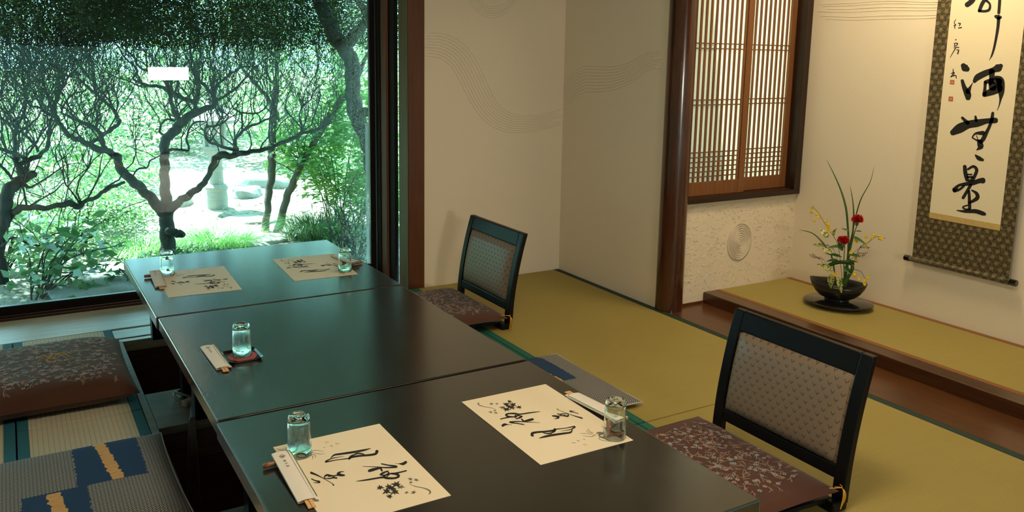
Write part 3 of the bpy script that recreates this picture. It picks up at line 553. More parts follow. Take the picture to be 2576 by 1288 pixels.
MAT_INK=[[(-330,788,-330,798),(-326,784,-327,807),(-322,786,-323,813),(-301,802,-303,836),(-273,823,-274,870),(-241,843,-238,905),(-212,853,-200,929),(-184,853,
-164,936),(-155,846,-130,933),(-119,835,-93,925),(-73,823,-47,916),(-13,811,14,906),(57,796,86,894),(130,781,159,881),(198,769,227,870),(259,760,288,862),(317,
753,346,855),(373,749,401,849),(426,749,452,843),(481,756,502,835),(536,769,551,827),(584,782,593,819),(617,791,623,814),(620,793,626,813),(624,798,626,808)],
[(711,671,730,642),(685,661,726,598),(663,632,711,559),(653,610,700,544),(644,586,680,513),(638,571,649,474),(628,560,613,450),(607,552,580,444),(578,550,547,
446),(542,553,510,452),(502,560,470,462),(455,572,422,477),(401,590,369,498),(346,609,315,519),(293,625,264,535),(243,638,215,547),(193,649,165,556),(148,658,
121,562),(110,662,86,564),(80,659,63,558),(57,649,51,550),(42,639,42,540),(33,633,32,531),(18,614,16,526),(5,581,4,540)],[(4,520,-4,546),(19,519,2,576),(33,533,
13,598),(46,554,26,616),(63,582,48,645),(82,608,77,677),(104,629,110,701),(137,647,148,715),(179,664,190,723),(221,674,234,726),(259,677,272,723),(291,666,307,
710),(321,644,340,690),(346,621,367,670),(365,605,386,656),(371,604,390,648),(381,612,389,633)],[(41,584,34,563),(40,597,26,552),(35,603,19,550),(-13,613,-28,
565),(-82,629,-95,586),(-159,646,-170,607),(-230,660,-240,623),(-304,672,-314,629),(-382,682,-395,629),(-446,693,-462,630),(-474,702,-502,642),(-476,662,-477,
721),(-435,688,-429,746),(-378,716,-372,767),(-331,736,-324,781),(-298,743,-289,784),(-267,743,-257,781),(-235,740,-226,774),(-201,737,-193,768),(-158,735,-151,
760),(-109,730,-104,750),(-65,726,-61,741),(-35,723,-31,735)],[(218,742,221,751),(218,736,225,756),(220,734,228,757),(239,726,247,752),(265,716,276,747),(294,
703,307,737),(317,685,333,721),(336,659,354,694),(353,626,373,659),(368,594,388,625),(379,571,398,603),(383,568,399,595),(389,571,397,584)],[(1085,-145,1080,
-188),(1074,-128,1064,-221),(1057,-130,1046,-238),(1041,-138,1030,-249),(1020,-148,1006,-266),(1000,-157,976,-281),(985,-163,946,-284),(967,-167,924,-268),(944,
-167,909,-240),(919,-165,896,-211),(896,-160,883,-187),(874,-151,866,-170),(854,-140,847,-155),(837,-128,830,-143),(824,-120,818,-134)],[(542,3,552,21),(540,
-12,561,28),(543,-20,567,25),(564,-48,589,-1),(594,-87,620,-39),(627,-129,654,-79),(657,-165,684,-112),(685,-193,712,-137),(712,-218,741,-157),(735,-240,766,
-176),(752,-259,786,-195),(766,-279,803,-216),(776,-297,816,-238),(786,-268,812,-297),(797,-252,775,-323),(763,-245,738,-313),(709,-228,684,-292),(649,-206,626,
-266),(595,-182,572,-237),(550,-157,529,-207),(509,-128,489,-172),(465,-96,447,-135),(415,-61,400,-96),(349,-19,337,-48),(273,28,264,5),(203,72,196,55),(155,
103,149,89)],[(173,-187,183,-145),(178,-210,199,-119),(191,-216,215,-110),(207,-217,233,-106),(229,-219,258,-99),(256,-219,287,-93),(284,-218,317,-91),(318,
-214,351,-95),(359,-207,387,-103),(396,-200,421,-111),(422,-195,444,-117),(434,-190,453,-123),(447,-172,456,-141)],[(465,-123,488,-115),(449,-146,497,-131),
(441,-172,497,-154),(437,-197,491,-180),(432,-234,482,-218),(427,-271,474,-256),(424,-296,468,-282),(424,-314,461,-302),(431,-326,448,-320)],[(578,-350,576,
-361),(576,-345,571,-368),(573,-344,567,-371),(548,-343,539,-384),(512,-343,500,-403),(473,-344,458,-423),(439,-349,424,-437),(412,-360,400,-446),(387,-376,378,
-452),(367,-391,360,-457),(354,-401,347,-460),(344,-410,339,-461),(336,-427,333,-451)],[(337,-428,348,-409),(334,-445,358,-403),(337,-455,364,-406),(348,-473,
377,-423),(364,-501,394,-446),(385,-528,414,-467),(410,-544,433,-476),(442,-545,458,-473),(478,-535,489,-462),(513,-518,516,-446),(548,-482,524,-444),(561,-423,
521,-452),(552,-388,522,-423),(540,-361,518,-388),(532,-343,516,-363),(530,-340,516,-357),(525,-340,519,-348)],[(921,-530,914,-553),(918,-518,904,-565),(912,
-514,896,-569),(896,-515,880,-570),(874,-515,858,-570),(847,-516,831,-570),(816,-515,799,-570),(777,-512,759,-571),(732,-508,713,-573),(688,-503,666,-572),(651,
-498,627,-567),(622,-492,598,-552),(597,-485,576,-532),(576,-478,560,-512),(560,-473,549,-499),(557,-472,547,-495),(552,-477,547,-487)],[(542,-501,552,-477),
(542,-518,564,-467),(546,-526,572,-467),(565,-543,595,-475),(592,-567,627,-488),(617,-594,661,-505),(633,-617,687,-528),(641,-639,702,-563),(646,-662,709,-604),
(647,-675,706,-653),(655,-660,681,-714),(653,-662,647,-746),(631,-673,615,-758),(602,-680,580,-763),(573,-680,546,-761),(541,-668,509,-749),(505,-646,469,-731),
(471,-621,431,-710),(443,-600,401,-689),(425,-584,381,-668),(413,-569,367,-645),(403,-555,359,-625),(396,-544,354,-612),(387,-537,351,-596),(372,-544,355,
-572)],[(569,-484,569,-497),(565,-480,564,-507),(560,-481,559,-512),(533,-499,532,-531),(494,-525,493,-559),(455,-551,453,-587),(428,-568,427,-606),(422,-575,
421,-607),(417,-587,416,-602)],[(420,-564,408,-600),(418,-542,392,-617),(409,-533,379,-620),(385,-528,356,-612),(351,-522,324,-600),(311,-515,287,-587),(269,
-508,248,-576),(228,-502,207,-569),(183,-496,163,-564),(138,-490,117,-558),(93,-484,73,-551),(49,-477,29,-541),(3,-470,-15,-530),(-40,-464,-57,-518),(-80,-459,
-95,-507),(-117,-456,-129,-495),(-153,-453,-161,-482),(-183,-452,-188,-472),(-203,-451,-207,-464)],[(-926,362,-908,395),(-930,331,-892,403),(-926,311,-882,394),
(-911,286,-869,363),(-888,249,-851,318),(-864,209,-831,268),(-843,171,-813,221),(-826,137,-800,180),(-811,105,-788,141),(-795,70,-776,101),(-779,30,-762,56),
(-760,-20,-745,2),(-740,-77,-727,-56),(-721,-133,-709,-114),(-705,-181,-693,-164),(-693,-220,-681,-204),(-683,-254,-671,-238),(-675,-284,-663,-268),(-671,-311,
-656,-295),(-670,-335,-651,-320),(-673,-357,-649,-343),(-677,-375,-648,-361),(-680,-389,-647,-372),(-679,-402,-650,-388),(-672,-410,-659,-403)],[(-987,95,-980,
108),(-990,82,-973,110),(-988,73,-969,106),(-981,53,-961,87),(-969,25,-949,59),(-956,-7,-936,30),(-943,-36,-922,5),(-927,-64,-905,-15),(-910,-92,-884,-34),
(-896,-115,-865,-52),(-890,-128,-853,-73),(-889,-117,-852,-113),(-880,-100,-871,-152),(-882,-105,-889,-160),(-893,-109,-906,-156),(-914,-103,-927,-142),(-944,
-90,-954,-119),(-972,-74,-980,-96),(-992,-64,-998,-80)],[(-268,74,-274,56),(-283,83,-291,57),(-304,96,-315,59),(-328,109,-341,59),(-351,115,-362,52),(-375,113,
-380,36),(-400,104,-396,16),(-426,84,-403,2),(-456,22,-390,29),(-455,-39,-388,54),(-441,-66,-383,41),(-425,-85,-372,21),(-408,-100,-362,3),(-390,-111,-351,-13),
(-370,-117,-337,-30),(-351,-121,-324,-45),(-339,-123,-314,-55),(-330,-123,-308,-65),(-318,-111,-308,-84)],[(-435,-13,-440,-33),(-437,-2,-448,-44),(-442,3,-455,
-46),(-461,6,-473,-44),(-487,9,-500,-41),(-515,16,-530,-36),(-540,29,-560,-25),(-561,53,-587,-5),(-583,88,-613,21),(-606,121,-637,43),(-635,137,-655,52),(-669,
124,-674,50),(-702,92,-699,39),(-729,54,-719,24),(-744,11,-726,18),(-737,-21,-721,8),(-718,-47,-703,-12),(-695,-70,-679,-29),(-671,-89,-655,-41),(-645,-99,-631,
-47),(-617,-103,-604,-47),(-591,-107,-576,-46),(-570,-112,-551,-51),(-554,-123,-530,-63),(-539,-137,-514,-79),(-527,-151,-501,-94),(-518,-160,-493,-104),(-511,
-163,-489,-114),(-500,-155,-490,-132)],[(-647,12,-642,31),(-645,0,-635,42),(-640,-5,-628,44),(-624,-7,-611,41),(-599,-9,-587,37),(-576,-15,-562,29),(-561,-24,
-543,13),(-557,-39,-535,-17),(-557,-64,-536,-52),(-559,-91,-539,-82),(-560,-111,-541,-102),(-560,-119,-544,-111),(-556,-124,-548,-120)]]
MAT_LEAF=[[(145,-924,153,-927),(138,-931,155,-936),(133,-940,153,-946),(123,-958,150,-966),(113,-983,142,-992),(109,-1015,125,-1020),(108,-1041,110,-1042)],
[(154,-931,152,-946),(151,-924,147,-957),(145,-924,141,-962),(128,-925,122,-976),(104,-932,97,-989),(74,-957,70,-988),(49,-981,48,-984)],[(153,-944,146,-958),
(155,-932,138,-962),(152,-926,134,-960),(146,-907,121,-954),(134,-888,106,-941),(112,-881,97,-910),(92,-878,91,-881)],[(144,-959,135,-962),(151,-950,132,-955),
(154,-940,132,-946),(163,-914,132,-923),(170,-880,136,-889),(170,-843,151,-848),(167,-813,165,-813)],[(132,-958,132,-944),(137,-962,137,-932),(143,-960,143,
-925),(157,-957,157,-909),(175,-946,175,-893),(197,-918,197,-889),(215,-892,215,-889)],[(132,-945,139,-930),(132,-956,146,-924),(135,-962,151,-924),(147,-978,
169,-928),(166,-996,190,-940),(195,-1000,209,-969),(220,-1000,222,-996)],[(322,-1005,313,-1022),(324,-992,305,-1027),(321,-984,299,-1025),(313,-963,283,-1018),
(299,-941,266,-1003),(273,-933,255,-967),(249,-931,248,-934)],[(312,-1023,301,-1026),(319,-1012,296,-1019),(323,-1000,296,-1009),(333,-970,297,-982),(342,-930,
301,-943),(340,-887,318,-894),(336,-853,334,-853)],[(297,-1022,297,-1006),(303,-1027,303,-992),(310,-1025,310,-984),(326,-1020,326,-965),(348,-1007,347,-945),
(374,-973,373,-940),(394,-942,394,-939)],[(297,-1007,305,-990),(297,-1020,313,-982),(300,-1026,319,-983),(315,-1045,340,-987),(337,-1065,366,-999),(372,-1068,
388,-1032),(402,-1067,403,-1064)],[(304,-990,316,-982),(298,-1003,322,-986),(296,-1014,324,-994),(291,-1040,328,-1014),(289,-1073,331,-1043),(298,-1101,321,
-1085),(308,-1123,310,-1122)],[(320,-984,323,-998),(313,-982,320,-1012),(306,-987,313,-1021),(287,-1002,297,-1047),(262,-1026,273,-1077),(237,-1069,243,-1097),
(217,-1108,217,-1110)],[(499,-967,498,-985),(494,-960,491,-1000),(486,-961,483,-1008),(468,-964,464,-1027),(443,-975,439,-1047),(412,-1010,410,-1048),(387,
-1042,387,-1045)],[(499,-983,489,-1002),(500,-969,480,-1009),(496,-961,473,-1008),(482,-937,451,-1001),(459,-911,424,-983),(422,-902,403,-942),(390,-900,388,
-903)],[(489,-1003,476,-1009),(497,-989,470,-1004),(500,-976,469,-993),(508,-948,466,-970),(514,-911,466,-937),(506,-876,481,-890),(497,-849,495,-850)],[(471,
-1006,470,-989),(479,-1010,475,-974),(487,-1005,482,-964),(509,-993,503,-936),(538,-969,532,-905),(571,-922,568,-888),(598,-880,597,-877)],[(470,-990,478,-970),
(470,-1003,487,-961),(475,-1009,494,-960),(488,-1025,515,-958),(509,-1040,540,-964),(543,-1034,560,-994),(573,-1025,574,-1022)],[(477,-971,489,-960),(470,-986,
497,-962),(469,-998,500,-971),(466,-1034,508,-996),(467,-1077,514,-1035),(481,-1116,507,-1093),(496,-1144,498,-1143)],[(207,-1152,196,-1166),(211,-1138,188,
-1168),(210,-1127,183,-1162),(209,-1100,172,-1148),(202,-1069,160,-1123),(182,-1049,159,-1078),(162,-1035,161,-1038)],[(192,-1168,183,-1162),(200,-1163,183,
-1149),(207,-1153,187,-1137),(223,-1128,196,-1106),(243,-1091,211,-1067),(256,-1042,239,-1028),(265,-999,263,-998)],[(183,-1157,186,-1138),(186,-1167,194,
-1126),(192,-1168,201,-1121),(209,-1172,221,-1108),(233,-1171,247,-1098),(265,-1147,273,-1108),(292,-1124,293,-1121)],[(185,-1141,195,-1125),(182,-1156,204,
-1121),(184,-1165,209,-1125),(193,-1193,227,-1139),(208,-1226,246,-1165),(237,-1246,258,-1213),(263,-1259,264,-1256)],[(198,-1123,208,-1123),(189,-1132,211,
-1133),(184,-1144,210,-1145),(173,-1168,208,-1169),(162,-1200,201,-1201),(160,-1237,181,-1238),(161,-1268,163,-1268)],[(211,-1129,209,-1147),(206,-1121,203,
-1160),(199,-1122,195,-1167),(177,-1126,172,-1187),(147,-1138,142,-1206),(111,-1172,108,-1209),(82,-1204,81,-1207)],[(347,-1252,336,-1264),(352,-1238,328,
-1263),(352,-1227,324,-1257),(353,-1201,315,-1241),(350,-1169,307,-1214),(333,-1145,310,-1170),(318,-1129,316,-1131)],[(330,-1264,324,-1255),(339,-1262,325,
-1242),(346,-1254,330,-1230),(364,-1233,342,-1201),(385,-1201,361,-1166),(404,-1154,391,-1134),(417,-1112,416,-1111)],[(324,-1252,329,-1233),(327,-1262,337,
-1222),(332,-1265,344,-1219),(347,-1272,364,-1210),(370,-1275,389,-1205),(402,-1257,412,-1219),(429,-1239,430,-1236)],[(328,-1236,338,-1222),(324,-1250,346,
-1219),(325,-1260,351,-1224),(330,-1289,365,-1241),(341,-1324,381,-1270),(365,-1348,387,-1319),(388,-1365,389,-1363)],[(342,-1220,351,-1224),(333,-1226,352,
-1235),(327,-1237,349,-1247),(314,-1257,344,-1271),(301,-1286,334,-1301),(295,-1324,313,-1332),(292,-1356,293,-1356)],[(352,-1229,349,-1247),(348,-1220,342,
-1259),(342,-1219,335,-1264),(321,-1219,311,-1280),(292,-1225,281,-1293),(255,-1253,249,-1290),(224,-1279,223,-1282)],[(171,-1358,178,-1346),(169,-1368,185,
-1343),(171,-1375,189,-1345),(175,-1392,199,-1353),(184,-1411,211,-1367),(202,-1420,217,-1396),(219,-1425,220,-1422)],[(180,-1345,188,-1345),(174,-1351,190,
-1351),(170,-1360,189,-1360),(161,-1381,187,-1381),(152,-1410,181,-1410),(149,-1444,165,-1444),(149,-1471,151,-1471)],[(190,-1348,189,-1361),(186,-1343,184,
-1371),(181,-1344,179,-1376),(168,-1345,165,-1389),(151,-1352,148,-1401),(130,-1374,129,-1401),(113,-1395,113,-1398)],[(189,-1360,183,-1372),(190,-1350,176,
-1377),(188,-1344,172,-1376),(178,-1327,157,-1370),(163,-1309,139,-1357),(138,-1301,125,-1328),(116,-1298,115,-1301)],[(182,-1373,174,-1377),(188,-1364,170,
-1372),(190,-1355,169,-1365),(196,-1336,167,-1349),(200,-1312,168,-1327),(195,-1287,178,-1296),(190,-1268,188,-1269)],[(171,-1374,170,-1362),(175,-1377,173,
-1352),(181,-1374,178,-1346),(196,-1367,193,-1328),(216,-1352,213,-1308),(239,-1321,237,-1297),(257,-1294,257,-1291)],[(342,-1100,349,-1085),(341,-1111,356,
-1078),(345,-1117,362,-1079),(354,-1132,377,-1081),(369,-1148,396,-1090),(395,-1148,409,-1117),(417,-1145,419,-1142)],[(349,-1085,359,-1078),(343,-1096,364,
-1082),(341,-1106,366,-1090),(336,-1134,369,-1112),(333,-1169,370,-1145),(340,-1203,361,-1190),(349,-1229,351,-1228)],[(363,-1080,365,-1092),(357,-1078,362,
-1105),(351,-1082,356,-1113),(337,-1091,344,-1133),(318,-1107,327,-1154),(300,-1139,305,-1165),(285,-1169,286,-1171)],[(365,-1093,359,-1109),(365,-1082,352,
-1117),(361,-1078,346,-1118),(346,-1065,326,-1119),(323,-1054,301,-1115),(290,-1059,278,-1092),(262,-1066,261,-1070)],[(360,-1107,351,-1117),(365,-1095,344,
-1116),(366,-1086,341,-1110),(367,-1062,334,-1096),(365,-1034,328,-1072),(352,-1013,332,-1033),(340,-997,338,-999)],[(346,-1117,341,-1108),(353,-1116,343,
-1096),(359,-1109,347,-1087),(375,-1092,359,-1062),(395,-1066,376,-1031),(412,-1024,402,-1005),(426,-988,425,-986)]]
MAT_GREY=[[(519,-1134,518,-1121),(525,-1137,522,-1110),(530,-1134,528,-1103),(538,-1130,535,-1093),(550,-1124,546,-1079),(561,-1114,557,-1067),(574,-1097,571,
-1061),(587,-1075,586,-1058),(596,-1059,596,-1056)],[(519,-1119,526,-1105),(518,-1130,533,-1100),(521,-1135,538,-1101),(527,-1146,548,-1104),(536,-1160,561,
-1109),(548,-1171,574,-1119),(565,-1176,585,-1137),(585,-1178,594,-1160),(599,-1179,601,-1176)],[(529,-1102,537,-1101),(522,-1111,541,-1107),(518,-1120,540,
-1116),(514,-1131,540,-1127),(507,-1148,539,-1142),(503,-1165,535,-1159),(503,-1183,527,-1179),(504,-1202,516,-1200),(506,-1216,508,-1215)],[(540,-1107,538,
-1121),(537,-1100,532,-1131),(532,-1100,526,-1136),(522,-1100,515,-1144),(508,-1101,499,-1154),(492,-1107,483,-1162),(472,-1121,466,-1162),(451,-1139,449,
-1158),(437,-1152,436,-1155)],[(538,-1122,530,-1134),(541,-1111,523,-1136),(539,-1103,519,-1133),(538,-1091,513,-1128),(534,-1075,504,-1119),(529,-1061,497,
-1107),(518,-1052,494,-1086),(504,-1046,493,-1062),(494,-1041,492,-1044)],[(542,-1380,546,-1383),(537,-1383,546,-1389),(534,-1387,544,-1395),(530,-1392,542,
-1401),(525,-1400,539,-1411),(520,-1409,535,-1420),(517,-1421,528,-1429),(514,-1434,520,-1438),(512,-1443,514,-1444)],[(546,-1387,543,-1396),(545,-1382,539,
-1401),(542,-1380,536,-1402),(537,-1378,529,-1404),(529,-1374,519,-1407),(519,-1373,509,-1407),(507,-1377,500,-1402),(494,-1383,490,-1396),(485,-1388,484,
-1391)],[(543,-1396,537,-1401),(546,-1390,534,-1401),(546,-1384,532,-1398),(546,-1377,530,-1393),(547,-1366,527,-1386),(546,-1356,525,-1377),(542,-1348,526,
-1364),(536,-1341,528,-1349),(532,-1336,530,-1338)],[(534,-1401,532,-1394),(537,-1402,534,-1388),(541,-1399,537,-1383),(546,-1395,542,-1375),(555,-1389,549,
-1365),(563,-1380,557,-1355),(571,-1367,567,-1348),(580,-1352,578,-1343),(586,-1341,586,-1338)],[(533,-1392,536,-1384),(532,-1399,541,-1380),(534,-1402,544,
-1380),(538,-1406,549,-1381),(542,-1413,556,-1382),(549,-1417,563,-1385),(558,-1417,569,-1393),(568,-1416,574,-1404),(576,-1415,577,-1412)],[(669,-1441,675,
-1443),(663,-1446,676,-1449),(660,-1453,675,-1456),(655,-1461,673,-1465),(649,-1472,671,-1477),(644,-1484,667,-1489),(642,-1499,659,-1503),(641,-1515,649,
-1517),(640,-1526,642,-1526)],[(676,-1448,673,-1459),(674,-1442,669,-1466),(671,-1440,664,-1468),(663,-1439,655,-1473),(652,-1437,642,-1478),(640,-1439,630,
-1481),(624,-1446,617,-1478),(607,-1457,604,-1472),(595,-1465,595,-1468)],[(673,-1459,666,-1467),(676,-1451,661,-1468),(676,-1444,659,-1465),(675,-1435,655,
-1459),(675,-1422,649,-1452),(672,-1410,646,-1441),(665,-1401,645,-1424),(656,-1394,646,-1405),(649,-1389,647,-1391)],[(661,-1468,658,-1461),(667,-1467,660,
-1453),(671,-1463,663,-1446),(678,-1456,669,-1436),(688,-1446,676,-1421),(698,-1433,685,-1408),(707,-1415,698,-1396),(716,-1395,711,-1385),(722,-1380,721,
-1378)],[(659,-1458,663,-1447),(659,-1465,668,-1441),(662,-1468,673,-1441),(667,-1473,680,-1440),(674,-1480,690,-1439),(683,-1483,699,-1441),(695,-1482,708,
-1450),(709,-1477,715,-1462),(719,-1473,721,-1470)],[(827,-915,832,-905),(827,-923,837,-900),(829,-926,841,-900),(833,-931,847,-900),(839,-938,856,-900),(847,
-943,864,-904),(858,-942,871,-913),(871,-940,877,-925),(880,-937,882,-934)],[(833,-903,840,-900),(829,-910,843,-903),(827,-917,843,-909),(824,-928,844,-918),
(820,-943,844,-931),(818,-959,843,-946),(819,-974,838,-965),(822,-990,831,-985),(824,-1001,826,-1000)],[(843,-903,842,-913),(840,-900,839,-921),(836,-901,834,
-925),(830,-902,828,-931),(822,-904,820,-940),(813,-909,811,-946),(803,-920,801,-948),(791,-934,790,-947),(783,-944,783,-947)],[(842,-914,836,-923),(843,-906,
831,-926),(842,-901,828,-925),(839,-892,822,-921),(834,-880,814,-915),(827,-870,806,-905),(817,-863,801,-890),(804,-858,796,-871),(795,-855,793,-858)],[(833,
-926,828,-924),(838,-921,827,-918),(842,-915,828,-911),(846,-908,830,-903),(852,-897,833,-891),(857,-886,837,-879),(860,-872,845,-867),(861,-856,854,-854),(862,
-845,861,-845)],[(931,-1010,927,-1020),(931,-1003,922,-1026),(928,-1000,918,-1027),(923,-996,911,-1028),(917,-991,902,-1029),(908,-988,893,-1028),(897,-991,885,
-1021),(883,-996,878,-1011),(874,-1000,873,-1003)],[(926,-1021,920,-1026),(930,-1014,916,-1025),(931,-1007,915,-1020),(933,-996,913,-1012),(935,-981,910,-1000),
(936,-965,910,-985),(932,-951,913,-966),(927,-937,918,-944),(924,-927,922,-929)],[(916,-1024,915,-1015),(919,-1027,918,-1007),(923,-1025,922,-1002),(929,-1022,
928,-995),(937,-1019,936,-986),(946,-1012,944,-978),(955,-1000,954,-974),(965,-985,965,-972),(972,-974,972,-971)],[(916,-1014,921,-1004),(915,-1022,926,-1001),
(916,-1026,929,-1001),(921,-1033,936,-1004),(927,-1044,946,-1008),(935,-1052,955,-1015),(947,-1056,962,-1028),(961,-1059,968,-1045),(971,-1060,972,-1057)],
[(923,-1002,929,-1001),(918,-1008,931,-1006),(915,-1014,931,-1013),(912,-1022,930,-1020),(907,-1034,929,-1031),(903,-1046,926,-1043),(902,-1059,919,-1057),(903,
-1073,911,-1072),(903,-1083,905,-1082)],[(780,-1053,780,-1047),(783,-1055,782,-1041),(786,-1053,785,-1037),(790,-1051,789,-1032),(796,-1048,795,-1024),(803,
-1043,801,-1018),(810,-1033,808,-1015),(817,-1022,816,-1013),(822,-1014,821,-1011)],[(780,-1046,784,-1038),(780,-1051,788,-1035),(781,-1054,790,-1036),(784,
-1060,796,-1037),(789,-1067,803,-1040),(795,-1073,810,-1045),(805,-1076,815,-1054),(815,-1077,820,-1066),(822,-1078,824,-1075)],[(785,-1037,790,-1036),(782,
-1041,792,-1039),(780,-1046,791,-1044),(777,-1052,791,-1049),(774,-1061,791,-1058),(771,-1070,789,-1067),(771,-1080,784,-1077),(772,-1090,779,-1088),(772,-1097,
774,-1096)],[(792,-1039,790,-1047),(790,-1036,787,-1052),(787,-1035,784,-1054),(782,-1036,778,-1059),(774,-1036,770,-1064),(766,-1039,761,-1068),(755,-1046,752,
-1069),(744,-1056,742,-1067),(736,-1063,736,-1066)],[(790,-1047,786,-1053),(792,-1041,782,-1055),(791,-1037,780,-1053),(790,-1031,777,-1050),(789,-1022,772,
-1046),(786,-1015,769,-1039),(780,-1010,767,-1029),(773,-1006,766,-1016),(768,-1004,766,-1007)],[(724,-1097,731,-1086),(739,-1139,749,-1126),(762,-1199,774,
-1182),(791,-1259,805,-1236),(830,-1309,844,-1284),(874,-1358,889,-1332),(910,-1406,928,-1378),(935,-1455,958,-1423),(951,-1504,981,-1467),(959,-1546,996,
-1510),(959,-1576,999,-1554),(953,-1598,990,-1598),(949,-1610,971,-1639),(942,-1621,945,-1664),(924,-1639,922,-1672),(909,-1652,907,-1675),(905,-1655,903,
-1675),(901,-1662,900,-1672)],[(-1243,1817,-1236,1830),(-1221,1774,-1214,1788),(-1191,1712,-1183,1728),(-1158,1653,-1150,1670),(-1120,1595,-1112,1615),(-1080,
1540,-1071,1560),(-1052,1501,-1043,1523),(-1049,1500,-1042,1518),(-1046,1503,-1042,1511)],[(-847,1776,-842,1792),(-811,1750,-806,1767),(-760,1714,-754,1732),
(-715,1678,-708,1697),(-681,1644,-673,1665),(-653,1611,-644,1632),(-632,1579,-622,1600),(-617,1549,-606,1569),(-609,1522,-596,1535),(-610,1506,-604,1493),(-634,
1477,-633,1457),(-672,1445,-672,1425),(-701,1422,-701,1403)],[(-362,1160,-367,1150),(-376,1187,-382,1175),(-397,1227,-404,1211),(-424,1263,-431,1244),(-460,
1295,-467,1274),(-501,1323,-508,1300),(-536,1336,-541,1312),(-566,1323,-566,1302),(-590,1290,-583,1282),(-595,1245,-585,1258),(-575,1197,-566,1215),(-538,1142,
-529,1163),(-498,1097,-490,1119),(-454,1070,-447,1090),(-406,1054,-402,1069),(-373,1044,-369,1055)],[(-641,1187,-632,1204),(-624,1154,-613,1174),(-601,1108,
-588,1131),(-589,1067,-573,1083),(-594,1034,-581,1030),(-608,995,-600,986),(-620,966,-614,958)],[(-671,1183,-662,1196),(-665,1143,-653,1159),(-656,1089,-641,
1105),(-655,1042,-639,1047),(-666,1002,-656,992),(-687,956,-681,946),(-702,923,-698,915)],[(-584,1288,-586,1279),(-585,1293,-589,1273),(-587,1295,-592,1271),
(-610,1295,-615,1269),(-641,1295,-647,1266),(-663,1296,-670,1264),(-667,1293,-673,1266),(-672,1286,-674,1273)],[(-918,1389,-913,1386),(-923,1385,-912,1378),
(-926,1377,-913,1370),(-938,1344,-922,1334),(-955,1299,-937,1279),(-973,1263,-963,1224),(-1004,1225,-1001,1185),(-1043,1183,-1042,1156),(-1071,1154,-1071,
1137)],[(-1110,1180,-1101,1193),(-1102,1138,-1091,1153),(-1091,1079,-1078,1097),(-1083,1030,-1068,1048),(-1079,997,-1065,1011),(-1078,972,-1065,982),(-1077,954,
-1066,963),(-1076,950,-1067,957),(-1074,947,-1069,951)],[(-870,1506,-868,1528),(-866,1495,-861,1543),(-860,1493,-853,1549),(-834,1497,-825,1563),(-799,1501,
-784,1580),(-771,1493,-744,1579),(-750,1464,-713,1544),(-730,1423,-689,1492),(-723,1393,-678,1432),(-725,1382,-691,1360),(-735,1360,-720,1302),(-751,1343,-755,
1267),(-780,1337,-796,1255),(-818,1343,-841,1257),(-845,1358,-878,1280),(-857,1389,-894,1339),(-864,1440,-896,1407),(-869,1480,-896,1453),(-871,1491,-895,1468),
(-878,1494,-889,1484)],[(-900,1288,-894,1306),(-900,1274,-886,1313),(-897,1267,-881,1312),(-875,1241,-856,1293),(-842,1205,-821,1269),(-808,1182,-790,1253),
(-773,1188,-763,1249),(-740,1209,-735,1252),(-718,1224,-715,1255),(-714,1228,-712,1255),(-710,1237,-709,1249)],[(-312,1340,-307,1360),(-298,1339,-293,1359),
(-278,1338,-274,1358),(-264,1337,-260,1357)],[(-142,1373,-133,1391),(-131,1352,-121,1371),(-115,1324,-105,1344),(-104,1303,-93,1324),(-101,1301,-92,1319),(-97,
1304,-93,1312)],[(-9,1403,-2,1423),(12,1388,20,1409),(41,1368,49,1390),(62,1353,71,1376),(65,1353,72,1373),(69,1357,72,1366)],[(-130,1326,-133,1337),(-119,1341,
-122,1352),(-104,1361,-107,1373),(-93,1376,-96,1388)]]
